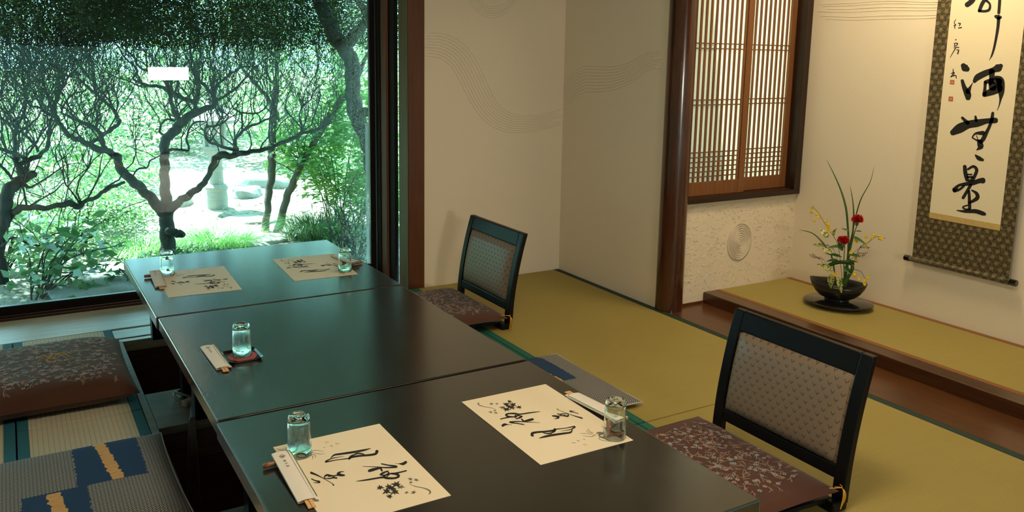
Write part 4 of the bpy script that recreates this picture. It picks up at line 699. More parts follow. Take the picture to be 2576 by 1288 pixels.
TREES={'centre':[[(0.903,6.2,-0.241,0.0591),(0.913,6.238,-0.157,0.0524),(0.916,6.258,-0.026,0.0482),(0.922,6.287,0.076,0.0455),(0.923,6.281,0.183,0.0376),
(0.925,6.314,0.319,0.0342),(0.922,6.239,0.434,0.0316),(0.933,6.297,0.531,0.0318),(0.955,6.359,0.593,0.0342),(1.008,6.343,0.642,0.0332),(1.049,6.383,0.683,
0.0335),(1.108,6.318,0.75,0.0287),(1.199,6.368,0.787,0.0234),(1.281,6.36,0.821,0.02),(1.312,6.404,0.861,0.0172),(1.29,6.422,0.91,0.0144),(1.23,6.38,0.976,
0.0121),(1.197,6.415,1.003,0.0099),(1.17,6.435,1.066,0.0071),(1.175,6.513,1.17,0.0057),(1.172,6.512,1.254,0.0043),(1.176,6.466,1.386,0.0028)],[(0.913,6.2,
-0.029,0.0311),(0.955,6.183,-0.05,0.0277),(0.986,6.167,-0.057,0.0264),(0.996,6.15,-0.058,0.0229)],[(1.141,6.35,0.768,0.0176),(1.18,6.443,0.811,0.015),(1.184,
6.432,0.854,0.015),(1.214,6.488,0.922,0.0158),(1.242,6.62,0.974,0.0147),(1.233,6.665,1.075,0.011),(1.209,6.662,1.169,0.0081),(1.221,6.785,1.255,0.0056),(1.242,
6.798,1.351,0.0037),(1.266,6.868,1.441,0.003)],[(1.174,6.4,0.856,0.0178),(1.127,6.473,0.86,0.0171),(1.062,6.476,0.896,0.016),(1.005,6.532,0.929,0.0142),(0.957,
6.554,0.956,0.0128),(0.9,6.523,0.959,0.0113),(0.821,6.558,0.986,0.0091),(0.791,6.567,1.014,0.0077),(0.823,6.593,1.054,0.007),(0.814,6.614,1.089,0.0071),(0.765,
6.666,1.143,0.0064),(0.724,6.725,1.226,0.0057),(0.681,6.693,1.315,0.0042),(0.678,6.789,1.42,0.0032),(0.678,6.784,1.544,0.0021)],[(0.896,6.5,0.96,0.0077),(0.853,
6.569,0.951,0.0064),(0.809,6.573,0.965,0.0056),(0.761,6.594,0.992,0.0046),(0.673,6.648,1.025,0.0042),(0.599,6.708,1.078,0.0035),(0.562,6.681,1.14,0.0028),
(0.508,6.81,1.207,0.0028),(0.479,6.752,1.323,0.0021)],[(1.036,6.25,0.729,0.0207),(1.0,6.251,0.798,0.0165),(0.967,6.135,0.887,0.0151),(0.958,6.179,0.965,0.0151),
(0.908,6.103,1.06,0.0116),(0.888,6.091,1.068,0.0092),(0.815,6.001,1.077,0.0084),(0.753,5.971,1.109,0.0076),(0.73,5.951,1.165,0.0076),(0.697,5.996,1.208,0.0057),
(0.671,5.886,1.288,0.0043),(0.669,5.909,1.398,0.0028),(0.684,5.893,1.507,0.0019)],[(0.904,6.5,0.988,0.0084),(0.879,6.518,1.078,0.007),(0.877,6.552,1.201,
0.0063),(0.826,6.602,1.214,0.0056),(0.817,6.661,1.283,0.0042),(0.812,6.627,1.386,0.0035),(0.838,6.725,1.521,0.0025)],[(1.304,6.4,0.84,0.0162),(1.341,6.492,0.95,
0.0109),(1.409,6.465,1.023,0.0102),(1.515,6.611,1.07,0.0097),(1.575,6.581,1.101,0.0082),(1.676,6.662,1.1,0.0061),(1.791,6.744,1.168,0.0046),(1.878,6.831,1.214,
0.0047),(1.919,6.828,1.293,0.0032),(1.979,6.942,1.405,0.0024)],[(1.311,6.4,0.847,0.0126),(1.355,6.338,0.886,0.01),(1.409,6.296,0.93,0.0085),(1.461,6.239,0.988,
0.0071),(1.513,6.186,1.067,0.0056),(1.527,6.151,1.117,0.0042),(1.54,6.162,1.213,0.0032),(1.568,6.15,1.324,0.0021)],[(1.304,6.4,0.854,0.0079),(1.299,6.372,0.962,
0.0057),(1.323,6.482,1.065,0.0047),(1.284,6.453,1.101,0.0043),(1.281,6.457,1.172,0.0036),(1.271,6.457,1.277,0.0029),(1.293,6.509,1.391,0.0022)],[(1.011,6.3,
0.726,0.009),(0.96,6.346,0.731,0.0083),(0.932,6.392,0.686,0.0077),(0.925,6.406,0.636,0.0084),(0.991,6.542,0.593,0.0086)],[(0.893,6.2,0.086,0.0413),(0.832,6.187,
0.183,0.0355),(0.769,6.21,0.26,0.0326),(0.701,6.127,0.338,0.0319),(0.654,6.175,0.388,0.03),(0.622,6.185,0.449,0.0266),(0.615,6.141,0.501,0.0247),(0.564,6.145,
0.542,0.0229),(0.488,6.065,0.574,0.0209),(0.434,6.085,0.612,0.0192),(0.376,6.045,0.644,0.0174),(0.336,6.102,0.659,0.0159),(0.302,6.035,0.716,0.0144),(0.277,
6.039,0.76,0.0143),(0.266,6.082,0.806,0.0138),(0.256,6.055,0.839,0.0149),(0.276,6.056,0.888,0.0131),(0.293,5.991,0.947,0.0117),(0.291,5.983,1.008,0.0092),(0.3,
5.995,1.056,0.0074),(0.28,5.958,1.106,0.0061),(0.247,5.927,1.124,0.0048),(0.208,5.926,1.171,0.0042),(0.191,5.889,1.235,0.003),(0.192,5.9,1.323,0.0024),(0.212,
5.949,1.441,0.0018)],[(0.276,6.0,0.775,0.0142),(0.252,6.035,0.797,0.0124),(0.221,6.044,0.81,0.0105),(0.19,6.051,0.841,0.0086),(0.164,6.048,0.854,0.0068),(0.133,
6.088,0.855,0.0056),(0.097,6.162,0.922,0.005),(0.047,6.192,0.97,0.0037),(0.013,6.164,1.02,0.0028),(-0.009,6.229,1.079,0.0022)],[(0.291,5.95,0.949,0.0086),
(0.326,5.944,0.997,0.0073),(0.343,5.916,1.041,0.0061),(0.395,5.901,1.096,0.0049),(0.431,5.836,1.151,0.0042),(0.424,5.845,1.199,0.0036),(0.384,5.778,1.233,
0.003),(0.355,5.774,1.279,0.0024),(0.357,5.777,1.384,0.0018)],[(0.293,5.95,0.815,0.0068),(0.32,5.979,0.88,0.0062),(0.38,6.095,0.929,0.0057),(0.445,6.115,0.949,
0.0045),(0.473,6.158,0.976,0.0026)],[(0.537,6.1,0.568,0.0169),(0.525,6.119,0.632,0.0149),(0.509,6.104,0.685,0.0145),(0.469,6.16,0.714,0.0146),(0.424,6.153,
0.735,0.0129),(0.394,6.203,0.753,0.0116),(0.349,6.2,0.777,0.009),(0.318,6.23,0.795,0.0064)],[(0.435,6.1,0.605,0.0141),(0.498,6.145,0.624,0.013),(0.55,6.185,
0.657,0.0131),(0.61,6.225,0.692,0.0132),(0.647,6.208,0.732,0.0126),(0.644,6.288,0.751,0.0127),(0.627,6.322,0.809,0.0121),(0.582,6.334,0.856,0.0107),(0.536,
6.394,0.906,0.0087),(0.487,6.423,0.952,0.0074),(0.436,6.41,1.012,0.006),(0.38,6.441,1.03,0.0046),(0.334,6.436,1.05,0.0033),(0.31,6.534,1.14,0.0027)],[(0.531,
6.4,0.913,0.0054),(0.544,6.414,0.958,0.0047),(0.534,6.452,0.99,0.0034),(0.495,6.472,1.023,0.0027),(0.496,6.49,1.116,0.0024),(0.532,6.451,1.17,0.002),(0.577,
6.528,1.29,0.0017)],[(0.579,6.4,0.859,0.003),(0.579,6.437,0.957,0.0027),(0.56,6.432,1.044,0.0024),(0.561,6.472,1.103,0.0024),(0.576,6.507,1.21,0.002),(0.572,
6.514,1.343,0.0017)],[(0.9,6.2,0.084,0.0379),(0.97,6.134,0.166,0.0302),(1.037,6.129,0.211,0.0261),(1.106,6.139,0.253,0.0242),(1.161,6.141,0.299,0.0208),(1.193,
6.08,0.389,0.0193),(1.228,6.108,0.453,0.0215),(1.265,6.084,0.496,0.0259),(1.314,6.007,0.495,0.0213),(1.408,6.031,0.509,0.0191),(1.467,5.988,0.523,0.0156),
(1.547,5.953,0.538,0.0146),(1.614,5.942,0.564,0.0139),(1.699,5.942,0.596,0.014),(1.761,5.91,0.625,0.0133),(1.807,5.893,0.653,0.0112),(1.86,5.859,0.658,0.0091),
(1.927,5.883,0.678,0.0078),(1.977,5.856,0.714,0.0057),(2.074,5.861,0.747,0.0036)],[(1.367,6.0,0.513,0.0138),(1.351,5.954,0.546,0.0123),(1.35,6.0,0.603,0.0123),
(1.367,5.89,0.667,0.0108),(1.42,5.911,0.698,0.0102),(1.479,5.878,0.726,0.0081),(1.532,5.871,0.752,0.0068),(1.581,5.822,0.782,0.0047),(1.61,5.873,0.825,0.0034),
(1.608,5.807,0.924,0.0027),(1.597,5.754,1.053,0.0023)],[(1.403,6.0,0.663,0.0089),(1.4,5.988,0.74,0.0075),(1.412,6.062,0.789,0.0083),(1.368,6.07,0.817,0.0048),
(1.355,6.122,0.869,0.0042),(1.358,6.189,0.935,0.0035),(1.351,6.203,1.004,0.0028),(1.36,6.192,1.142,0.0021)],[(1.404,6.0,0.797,0.0069),(1.48,5.981,0.787,0.0062),
(1.52,5.92,0.81,0.0055),(1.544,5.864,0.854,0.0041),(1.553,5.876,0.948,0.0034),(1.54,5.84,1.05,0.0027),(1.553,5.846,1.176,0.002)],[(1.372,6.05,0.521,0.0118),
(1.27,6.036,0.561,0.0103),(1.182,5.985,0.597,0.0094),(1.157,6.014,0.636,0.0088),(1.144,5.9,0.707,0.0079),(1.231,5.886,0.725,0.0073),(1.29,5.907,0.776,0.006),
(1.236,5.887,0.825,0.0053),(1.203,5.814,0.862,0.0039)],[(1.273,6.05,0.567,0.0048),(1.265,6.056,0.67,0.0048),(1.265,5.971,0.778,0.004),(1.235,5.943,0.828,
0.0033)],[(1.499,5.9,0.73,0.0061),(1.49,5.859,0.774,0.0047),(1.463,5.907,0.819,0.0041),(1.453,5.828,0.918,0.0033),(1.498,5.866,0.976,0.0027),(1.502,5.841,1.083,
0.002)],[(1.794,5.85,0.664,0.0084),(1.759,5.843,0.77,0.0048),(1.816,5.931,0.839,0.0049),(1.864,5.9,0.889,0.0042),(1.905,5.908,0.972,0.0035),(1.916,5.915,1.027,
0.0035),(2.016,5.998,1.039,0.0022)],[(1.787,5.85,0.671,0.0049),(1.736,5.862,0.741,0.0048),(1.69,5.914,0.808,0.0049),(1.692,5.912,0.89,0.0035),(1.746,5.996,
0.955,0.0028),(1.782,6.011,1.066,0.0021),(1.79,6.029,1.184,0.0018)],[(1.807,5.9,0.848,0.0035),(1.834,5.958,0.928,0.0035),(1.868,5.901,1.014,0.0035),(1.945,
5.978,1.095,0.0035),(1.933,5.977,1.221,0.0021)],[(0.942,6.25,0.525,0.0124),(1.03,6.312,0.522,0.0098),(1.092,6.291,0.514,0.0091),(1.089,6.327,0.595,0.0077),
(1.116,6.349,0.663,0.0078),(1.173,6.466,0.695,0.0079),(1.235,6.429,0.707,0.005)],[(0.895,6.25,0.489,0.0055),(0.826,6.222,0.461,0.0054),(0.803,6.214,0.415,
0.0061),(0.743,6.185,0.415,0.0067),(0.709,6.174,0.371,0.0047)]],'left':[[(-0.108,5.7,-0.066,0.0379),(-0.095,5.745,0.049,0.0328),(-0.078,5.718,0.137,0.032),
(-0.057,5.76,0.216,0.0328),(-0.041,5.759,0.305,0.0357),(-0.026,5.773,0.373,0.0375),(0.018,5.815,0.411,0.0326),(0.072,5.828,0.442,0.0268),(0.12,5.836,0.46,
0.0216)],[(0.067,5.8,0.452,0.0163),(0.05,5.842,0.496,0.0179),(0.024,5.82,0.56,0.0133),(0.03,5.875,0.643,0.0119),(0.042,5.929,0.727,0.0108),(0.067,6.008,0.768,
0.0091),(0.092,6.039,0.813,0.0092),(0.109,6.038,0.904,0.0079),(0.101,6.018,1.025,0.0061),(0.114,6.128,1.143,0.0043),(0.111,6.126,1.216,0.0031),(0.107,6.174,
1.294,0.0022),(0.113,6.221,1.446,0.0015)],[(0.078,5.8,0.464,0.0101),(0.09,5.738,0.548,0.0106),(0.064,5.721,0.581,0.0116),(0.015,5.609,0.619,0.0108),(-0.045,
5.549,0.65,0.0095),(-0.1,5.535,0.682,0.0077)],[(0.042,5.85,0.519,0.0149),(0.117,5.86,0.551,0.015),(0.168,5.943,0.569,0.0137),(0.208,5.897,0.628,0.0109),(0.216,
6.004,0.685,0.0074),(0.239,6.019,0.775,0.0062),(0.244,6.023,0.854,0.0049),(0.229,6.039,0.933,0.0037),(0.213,6.118,1.053,0.0031),(0.215,6.161,1.144,0.0025),(0.2,
6.114,1.266,0.0018)],[(0.155,6.0,0.576,0.0092),(0.127,6.03,0.636,0.0086),(0.083,6.05,0.685,0.0086),(0.056,6.058,0.752,0.0067),(0.036,6.065,0.842,0.0037),(0.073,
6.134,0.899,0.0028),(0.048,6.181,0.983,0.0025),(0.063,6.132,1.058,0.0021),(0.024,6.173,1.166,0.0018)],[(0.041,5.95,0.701,0.009),(0.096,6.022,0.724,0.0086),
(0.136,6.052,0.757,0.0074),(0.17,6.031,0.793,0.0055),(0.194,6.144,0.847,0.0044),(0.199,6.212,0.956,0.0032),(0.166,6.257,1.023,0.0025),(0.119,6.27,1.054,
0.0022)],[(0.033,5.9,0.754,0.0089),(-0.006,5.968,0.773,0.0078),(-0.034,5.939,0.806,0.0065),(-0.061,6.015,0.855,0.0048)],[(-0.056,5.75,0.158,0.0176),(-0.021,
5.788,0.22,0.0207),(0.017,5.747,0.266,0.0221),(0.08,5.779,0.268,0.0185),(0.159,5.858,0.243,0.017),(0.238,5.798,0.265,0.017),(0.307,5.861,0.262,0.0204),(0.343,
5.858,0.234,0.0186),(0.378,5.849,0.265,0.0143),(0.451,5.912,0.281,0.0132),(0.496,5.871,0.323,0.0126),(0.556,5.894,0.347,0.012),(0.626,5.938,0.362,0.0096)],
[(0.038,5.8,0.412,0.0118),(0.088,5.796,0.386,0.0083),(0.144,5.888,0.399,0.0049),(0.225,5.944,0.443,0.0043),(0.29,5.998,0.482,0.0031),(0.373,5.963,0.501,
0.0019)],[(0.223,5.9,0.448,0.0031),(0.238,5.915,0.508,0.0025),(0.298,5.977,0.541,0.0022),(0.347,5.999,0.587,0.0016)],[(0.176,5.9,0.47,0.003),(0.14,5.887,0.498,
0.0036),(0.115,5.856,0.454,0.0024)],[(-0.079,5.7,0.057,0.0087),(-0.036,5.696,0.101,0.0064),(0.005,5.776,0.087,0.0071),(0.049,5.794,0.049,0.0066),(0.122,5.866,
0.008,0.0061),(0.174,5.862,0.06,0.0049),(0.209,5.9,0.068,0.0043),(0.286,5.895,0.075,0.0031),(0.34,5.955,0.077,0.0019)],[(-0.0,5.8,0.445,0.0088),(-0.027,5.758,
0.499,0.0082),(-0.053,5.668,0.546,0.0069),(-0.077,5.563,0.605,0.005)]],'pair':[[(1.752,6.9,-0.475,0.041),(1.756,6.915,-0.369,0.0369),(1.777,6.949,-0.252,
0.0329),(1.806,6.947,-0.087,0.0287),(1.829,6.989,0.055,0.0296),(1.863,7.006,0.192,0.033),(1.866,7.003,0.317,0.0308),(1.88,7.047,0.394,0.0297),(1.891,7.044,
0.524,0.0329),(1.909,7.065,0.645,0.0321),(1.923,7.104,0.758,0.0351),(1.945,7.11,0.888,0.0248),(1.97,7.155,1.01,0.0187),(1.974,7.159,1.132,0.0145),(1.974,7.173,
1.254,0.0107),(1.989,7.212,1.417,0.0083)],[(1.914,7.1,0.758,0.0248),(1.875,7.159,0.854,0.0186),(1.818,7.182,0.919,0.0157),(1.769,7.236,0.998,0.0149),(1.734,
7.318,1.062,0.0125),(1.708,7.357,1.208,0.0091),(1.705,7.389,1.371,0.0066)],[(1.776,6.88,-0.448,0.0369),(1.847,6.884,-0.322,0.0378),(1.893,6.856,-0.145,0.0327),
(1.945,6.847,0.043,0.0306),(1.994,6.804,0.17,0.0292),(2.047,6.808,0.29,0.0285),(2.117,6.782,0.412,0.0268),(2.197,6.762,0.556,0.0284),(2.262,6.75,0.66,0.0305),
(2.33,6.746,0.757,0.0318),(2.39,6.72,0.847,0.0293),(2.454,6.706,0.936,0.0244),(2.523,6.681,1.05,0.0183),(2.608,6.693,1.227,0.0143)]],'big':[[(2.143,5.4,0.291,
0.0442),(2.111,5.421,0.509,0.0456),(2.081,5.414,0.666,0.0486),(2.036,5.439,0.779,0.0551),(2.008,5.434,0.899,0.0531),(2.007,5.445,1.03,0.0523),(2.012,5.453,
1.128,0.0512),(1.991,5.468,1.206,0.0511),(1.901,5.462,1.318,0.0537),(1.849,5.459,1.428,0.05),(1.812,5.465,1.506,0.0482),(1.796,5.48,1.577,0.0449),(1.757,5.482,
1.706,0.0382)],[(2.028,5.4,0.782,0.0398),(2.068,5.375,0.829,0.0315),(2.108,5.35,0.817,0.0232)],[(1.918,5.4,1.239,0.0486),(1.992,5.414,1.311,0.0424),(2.064,
5.436,1.371,0.0329),(2.106,5.445,1.437,0.0264),(2.107,5.456,1.485,0.0247),(2.079,5.471,1.54,0.023),(2.051,5.478,1.59,0.0197),(2.045,5.493,1.724,0.0164)]]}

# ================================================================== ROOM SHELL
def st_box(name, boxes, mat, bevel=0):
    m = MB()
    for b in boxes: m.box(*b)
    return structure(m.build(name, mat, bevel=bevel))
XL, XC, XB, YR = -1.9, 2.70, 3.61, -1.6          # left wall, right wall plane, alcove back wall, rear wall
PX0, PX1, PY0, PY1, PZ = .353, 1.30, .6, 3.78, -.42
st_box('floor', [(XL, PX0, YR, 3.95, -.12, -.052), (PX1, 2.97, YR, 3.95, -.12, -.052), (2.97, 4.7, YR, .5, -.12, -.052), (PX0, PX1, YR, PY0, -.12, -.052), (PX0, PX1, PY1, 3.95, -.12, -.052),
                 (PX0, PX1, PY0, PY1, PZ-.05, PZ), (PX0-.02, PX0, PY0, PY1, PZ, -.12), (PX1, PX1+.02, PY0, PY1, PZ, -.12),
                 (PX0, PX1, PY1, PY1+.02, PZ, -.12), (PX0, PX1, PY0-.02, PY0, PZ, -.12)], M['pit_wood'])
st_box('trim_1', [(PX0-.024, PX0, PY0, 3.78, -.05, 0)], M['cross_board'], .002)
st_box('trim_2', [(PX1, PX1+.024, PY0, 3.78, -.05, 0)], M['cross_board'], .002)
st_box('trim_3', [(PX0-.024, PX1+.024, 3.78, 3.815, -.05, -.004)], M['ledge'], .002)
st_box('trim_4', [(PX0-.024, PX1+.024, 3.825, 3.945, -.05, -.002)], M['ledge'], .002)
# wooden ledge under the garden window, window track
st_box('trim_5', [(XL, 1.744, 3.962, 4.30, -.06, 0)], M['ledge'], .002)
st_box('trim_6', [(XL, 1.72, 4.302, 4.318, -.06, .012), (XL, 1.72, 4.322, 4.42, -.06, .020)], M['frame_wood'], .002)
# white wall beside the window, right wall, alcove walls
w = st_box('wall_window_side', [(1.838, XC+.1, 3.955, 4.07, -.05, 2.35), (XL, 1.838, 4.0, 4.4, 2.12, 2.35)], M['plaster'])
st_box('wall_right', [(XC, XC+.1, 3.05, 3.955, -.05, 2.35), (XC, XC+.08, YR, 3.05, 1.95, 2.35)], M['plaster'])
st_box('wall_alcove_side', [(2.79, XB, 3.05, 3.17, -.05, .525), (2.79, XB, 3.05, 3.17, 1.93, 2.35)], M['plaster_rough'])
st_box('wall_alcove_back', [(XB, XB+.1, .6, 3.17, -.05, 2.35), (XB, 4.7, .5, .6, -.05, 2.35), (4.7, 4.8, YR-.1, .6, -.05, 2.35)], M['plaster'])
st_box('wall_left', [(XL-.1, XL, YR, 4.4, -.12, 2.35)], M['plaster'])
st_box('wall_rear', [(XL, 4.7, YR-.1, YR, -.12, .02), (XL, 4.7, YR-.1, YR, 1.245, 2.35), (XL, -1.6, YR-.1, YR, .02, 1.245), (4.55, 4.7, YR-.1, YR, .02, 1.245)], M['dark_wood'])
st_box('ceiling', [(XL-.1, 4.8, YR-.1, 3.17, 2.35, 2.45), (XL-.1, XC+.1, 3.17, 4.07, 2.35, 2.45), (XL-.1, 3.6, 4.07, 5.3, 2.35, 2.45)], M['ceiling'])  # last slab is an unseen eave, its reach set to block sun and sky
# combed plaster waves: raised ridges that belong to the wall
def ridges(name, centre, offs, f, parent, r=.0011):
    m = MB()
    for i, o in enumerate(offs):
        c = spline(centre, 6); t = np.gradient(c, axis=0); t /= np.hypot(t[:, 0], t[:, 1])[:, None]
        q = c+np.stack([-t[:, 1], t[:, 0]], 1)*o*(1+.25*np.sin(np.linspace(0, 5, len(c)))[:, None])
        k0 = (i*7) % 3; q = q[k0:len(q)-((i*5) % 4)] if len(q) > 12 else q
        m.tube([f(a, b) for a, b in q], r, 4, True)
    return m.build(name, M['plaster_relief'], parent)
offs = np.linspace(-.055, .055, 9)
wv = [(1.842, 1.268), (1.94, 1.262), (2.03, 1.215), (2.10, 1.125), (2.165, 1.01), (2.24, .915), (2.34, .862), (2.46, .85), (2.58, .862), (2.695, .885)]
ridges('plaster_waves', wv, offs, lambda a, b: (a, 3.9545, b), w)
wv2 = [(3.95, .97), (3.87, 1.055), (3.76, 1.10), (3.64, 1.105), (3.50, 1.115), (3.36, 1.15), (3.25, 1.20), (3.14, 1.215)]
ridges('plaster_waves', wv2, offs, lambda a, b: (XC-.0005, a, b), bpy.data.objects['wall_right'])
ridges('plaster_waves', [(2.10, 1.56), (2.16, 1.49), (2.24, 1.46), (2.33, 1.50), (2.38, 1.60)], offs[:6]*.7, lambda a, b: (a, 3.9545, b), w)
wb = bpy.data.objects['wall_alcove_back']
ridges('plaster_lines', [(3.0, 1.47), (2.8, 1.462), (2.6, 1.463), (2.36, 1.455), (2.1, 1.46), (1.7, 1.45)], np.array([-.035, -.026, -.012, 0, .02, .032]), lambda a, b: (XB-.0005, a, b), wb)
# shell-like spiral relief on the rough alcove wall
m = MB(); m.lathe([(0, 0), (.086, 0), (.087, .002), (.080, .0045), (0, .0045)], 40, M=Matrix.Translation((3.207, 3.05, .291)) @ Matrix.Rotation(PI/2, 4, 'X') @ Matrix.Diagonal((1.0, 1.15, 1, 1)))
for k in range(9):
    rr = .008+.0088*k; pts = []
    for i in range(39):
        a = 2*PI*i/36+PI/2; s = 1 if math.sin(a) > 0 else 1.0+.12*abs(math.sin(a)); pts.append((3.207+rr*math.cos(a)*(1-.12*max(0, -math.sin(a))), 3.0445, .289+rr*1.13*math.sin(a)*s+.004*k*.4))
    m.tube(pts, .0034, 6)
m.build('plaster_spiral', M['plaster_relief'], bpy.data.objects['wall_alcove_side'], smooth=True)

# trowel flecks standing out of the rough plaster
m = MB(); rf_ = random.Random(5)
for k in range(420):
    x, z, a, L = rf_.uniform(2.80, 3.60), rf_.uniform(.07, .50), rf_.gauss(0, .45), rf_.uniform(.005, .028)
    if abs(x-3.207) < .10 and abs(z-.29) < .11: continue
    p = [(x+math.cos(a)*L*q, 3.0495-.0006*math.sin(PI*(q+.5)), z+math.sin(a)*L*q+.003*math.sin(6*q+k)) for q in (-.5, -.2, .15, .5)]
    m.tube(p, [.0004, rf_.uniform(.0009, .0019), rf_.uniform(.0008, .0016), .0004], 5)
m.build('plaster_flecks', M['plaster_relief'], bpy.data.objects['wall_alcove_side'], smooth=True)

# posts and window jamb
st_box('trim_7', [(1.748, 1.838, 3.945, 4.066, -.05, 2.35)], [M['post_wood']], .003)
st_box('trim_8', [(1.7455, 1.7475, 3.951, 4.062, 0, 2.3)], M['jamb_olive'])
st_box('trim_9', [(1.742, 1.754, 4.114, 4.40, -.05, 2.35), (1.754, 1.80, 4.20, 4.40, -.05, 2.35)], M['jamb_dark'])
st_box('trim_10', [(1.728, 1.742, 4.190, 4.262, 0, 2.12)], M['jamb_brown'], .002)
st_box('trim_11', [(1.722, 1.742, 4.265, 4.318, 0, 2.12)], M['jamb_dark'], .002)
st_box('trim_12', [(1.785, 1.835, 4.60, 4.65, -.3, .82)], M['granite'], .003)
# round polished alcove post
m = MB(); prof = [(.067, -.05), (.0665, .5), (.066, 1.2), (.065, 2.35)]; m.lathe(prof, 40, (2.743, 3.047, 0))
structure(m.build('trim_13', M['pillar_wood'], smooth=True)).modifiers.new('e', 'EDGE_SPLIT')

# garden window: sash frame with its pane
m = MB(); m.box(XL, 1.722, 4.328, 4.372, .020, .052); m.box(1.700, 1.722, 4.328, 4.372, .052, 2.12); m.box(XL, 1.722, 4.328, 4.372, 2.08, 2.12)
wf = structure(m.build('window_1', M['jamb_dark'], bevel=.002))
m = MB(); m.box(XL, 1.700, 4.339, 4.361, .052, .058); m.box(1.694, 1.700, 4.339, 4.361, .058, 2.08); m.build('glazing_bead', M['alu'], wf)
box('window_pane', XL, 1.696, 4.347, 4.353, .055, 2.085, M['pane'], wf)
# low window in the rear wall (behind the camera; it is what the garden glass mirrors)
m = MB(); m.box(-1.6, 4.55, YR-.07, YR-.03, .02, .05); m.box(-1.6, 4.55, YR-.07, YR-.03, 1.225, 1.245)
for x in (-1.6, 4.52): m.box(x, x+.03, YR-.07, YR-.03, .05, 1.225)
w3 = structure(m.build('window_3', M['shoji_wood'])); box('window_paper', -1.57, 4.52, YR-.052, YR-.048, .05, 1.225, M['window_paper'], w3)

# lattice window of the alcove (frame is setting, the two sliding lattice panels are things)
m = MB(); m.box(2.79, 3.60, 3.02, 3.14, .522, .548); m.box(2.79, 3.60, 3.112, 3.14, .548, .60); m.box(3.555, 3.60, 3.02, 3.14, .548, 1.93); m.box(2.79, 3.60, 3.02, 3.14, 1.90, 1.93); m.box(2.79, 2.80, 3.02, 3.14, .548, 1.9)  # includes a hidden strip behind the sill, added to stop light leaking in
w2 = structure(m.build('window_2', M['shoji_dark'], bevel=.002))
m = MB(); m.box(2.80, 3.555, 3.046, 3.052, .548, .553); m.box(2.80, 3.555, 3.076, 3.080, .548, .553); m.build('sliding_track', M['kamachi'], w2)
def lattice_panel(label, x0, x1, y0, xs, zt=1.9, stile0=.04, stile1=.04):
    t = empty('lattice_screen', ((x0+x1)/2, y0, .553), label=label, cat='sliding screen', group='sliding lattice screens of the alcove window')
    ox = (x0+x1)/2; X0, X1 = x0-ox, x1-ox; zb = .553
    m = MB(); m.box(X0, X0+stile0, 0, .022, 0, zt-zb); m.box(X1-stile1, X1, 0, .022, 0, zt-zb); m.box(X0+stile0, X1-stile1, .001, .021, 0, .068); m.box(X0+stile0, X1-stile1, .001, .021, zt-zb-.05, zt-zb)
    m.build('frame', M['shoji_wood'], t, bevel=.0015)
    m = MB()
    for x in xs: m.box(x-ox-.0048, x-ox+.0048, .004, .013, .066, zt-zb-.04)
    for z in (.6465, .6715, .6955, .720, .744, .768, 1.001, 1.025, 1.272, 1.296, 1.54, 1.564, 1.80): m.box(X0+stile0-.002, X1-stile1+.002, .0045, .0115, z-zb-.0028, z-zb+.0028)
    m.build('lattice_slats', M['shoji_wood'], t)
    box('paper', X0+stile0-.01, X1-stile1+.01, .0145, .0152, .06, zt-zb-.03, M['shoji_paper'], t)
    return t
lattice_panel('left lattice screen with white paper, half hidden by the round alcove post', 2.80, 3.218, 3.055, [2.842+.0328*i for i in range(-0, 11)])
lattice_panel('right lattice screen with white paper, against the dark window jamb', 3.185, 3.556, 3.084, [3.205+.0325*i for i in range(1, 10)], stile1=.035)

# alcove platform
st_box('trim_14', [(2.972, 3.052, .5, 3.05, -.05, .056)], M['kamachi'], .005)
st_box('trim_15', [(2.70, 2.972, .5, 3.05, -.05, .0), (2.70, 4.7, YR, .5, -.05, .0)], M['floorboard'])
st_box('trim_16', [(2.80, 2.972, 3.043, 3.05, 0, .012)], M['floorboard'])
def mat_thing(label, x0, x1, y0, y1, z, surf, bl, br, wl=.032, wr=.032, cat='tatami mat', group=None):
    t = empty('tatami_mat', ((x0+x1)/2, (y0+y1)/2, z-.05), label=label, cat=cat, group=group)
    cx, cy = (x0+x1)/2, (y0+y1)/2; a, b, c, d = x0-cx+.0008, x1-cx-.0008, y0-cy+.0012, y1-cy-.0012
    box('woven_surface', a+wl, b-wr, c, d, 0, .05, surf, t, bevel=.002)
    if wl: box('border', a, a+wl, c, d, 0, .0512, bl, t, bevel=.0015)
    if wr: box('border', b-wr, b, c, d, 0, .0512, br, t, bevel=.0015)
    return t
mat_thing('straw tatami mat edged in russet brocade on the raised alcove step', 3.052, XB, .5, 3.048, .055, M['tatami'], M['russet_border'], M['russet_border'], .030, .030)
mat_thing('wide tatami mat in the corner, under the far floor chair', 1.765, XC-.002, 2.082, 3.952, 0, M['tatami'], M['teal_border'], M['dark_border'], .034, .034)
mat_thing('wide tatami mat under the nearest floor chair, before the seam', 1.765, XC-.002, .21, 2.080, 0, M['tatami'], M['teal_border'], M['dark_border'], .034, .034)
mat_thing('wide tatami mat behind the nearest floor chair, outside the picture', 1.765, XC-.002, -1.58, .208, 0, M['tatami'], M['teal_border'], M['dark_border'], .034, .034)
mat_thing('narrow tatami mat under the right side of the tables', 1.326, 1.763, 2.082, 3.952, 0, M['tatami'], M['teal_border'], M['teal_border'])
mat_thing('narrow tatami mat under the seat of the nearest floor chair', 1.326, 1.763, -1.58, 2.080, 0, M['tatami'], M['teal_border'], M['teal_border'])
mat_thing('pale tatami mat with blue edging under the thick brown cushion at left', -.046, .328, 3.003, 3.958, 0, M['tatami_pale'], M['blue_border'], M['blue_border'])
mat_thing('pale tatami mat with blue edging under the navy patterned cushion at left', -.046, .328, .62, 3.000, 0, M['tatami_pale'], M['blue_border'], M['blue_border'])
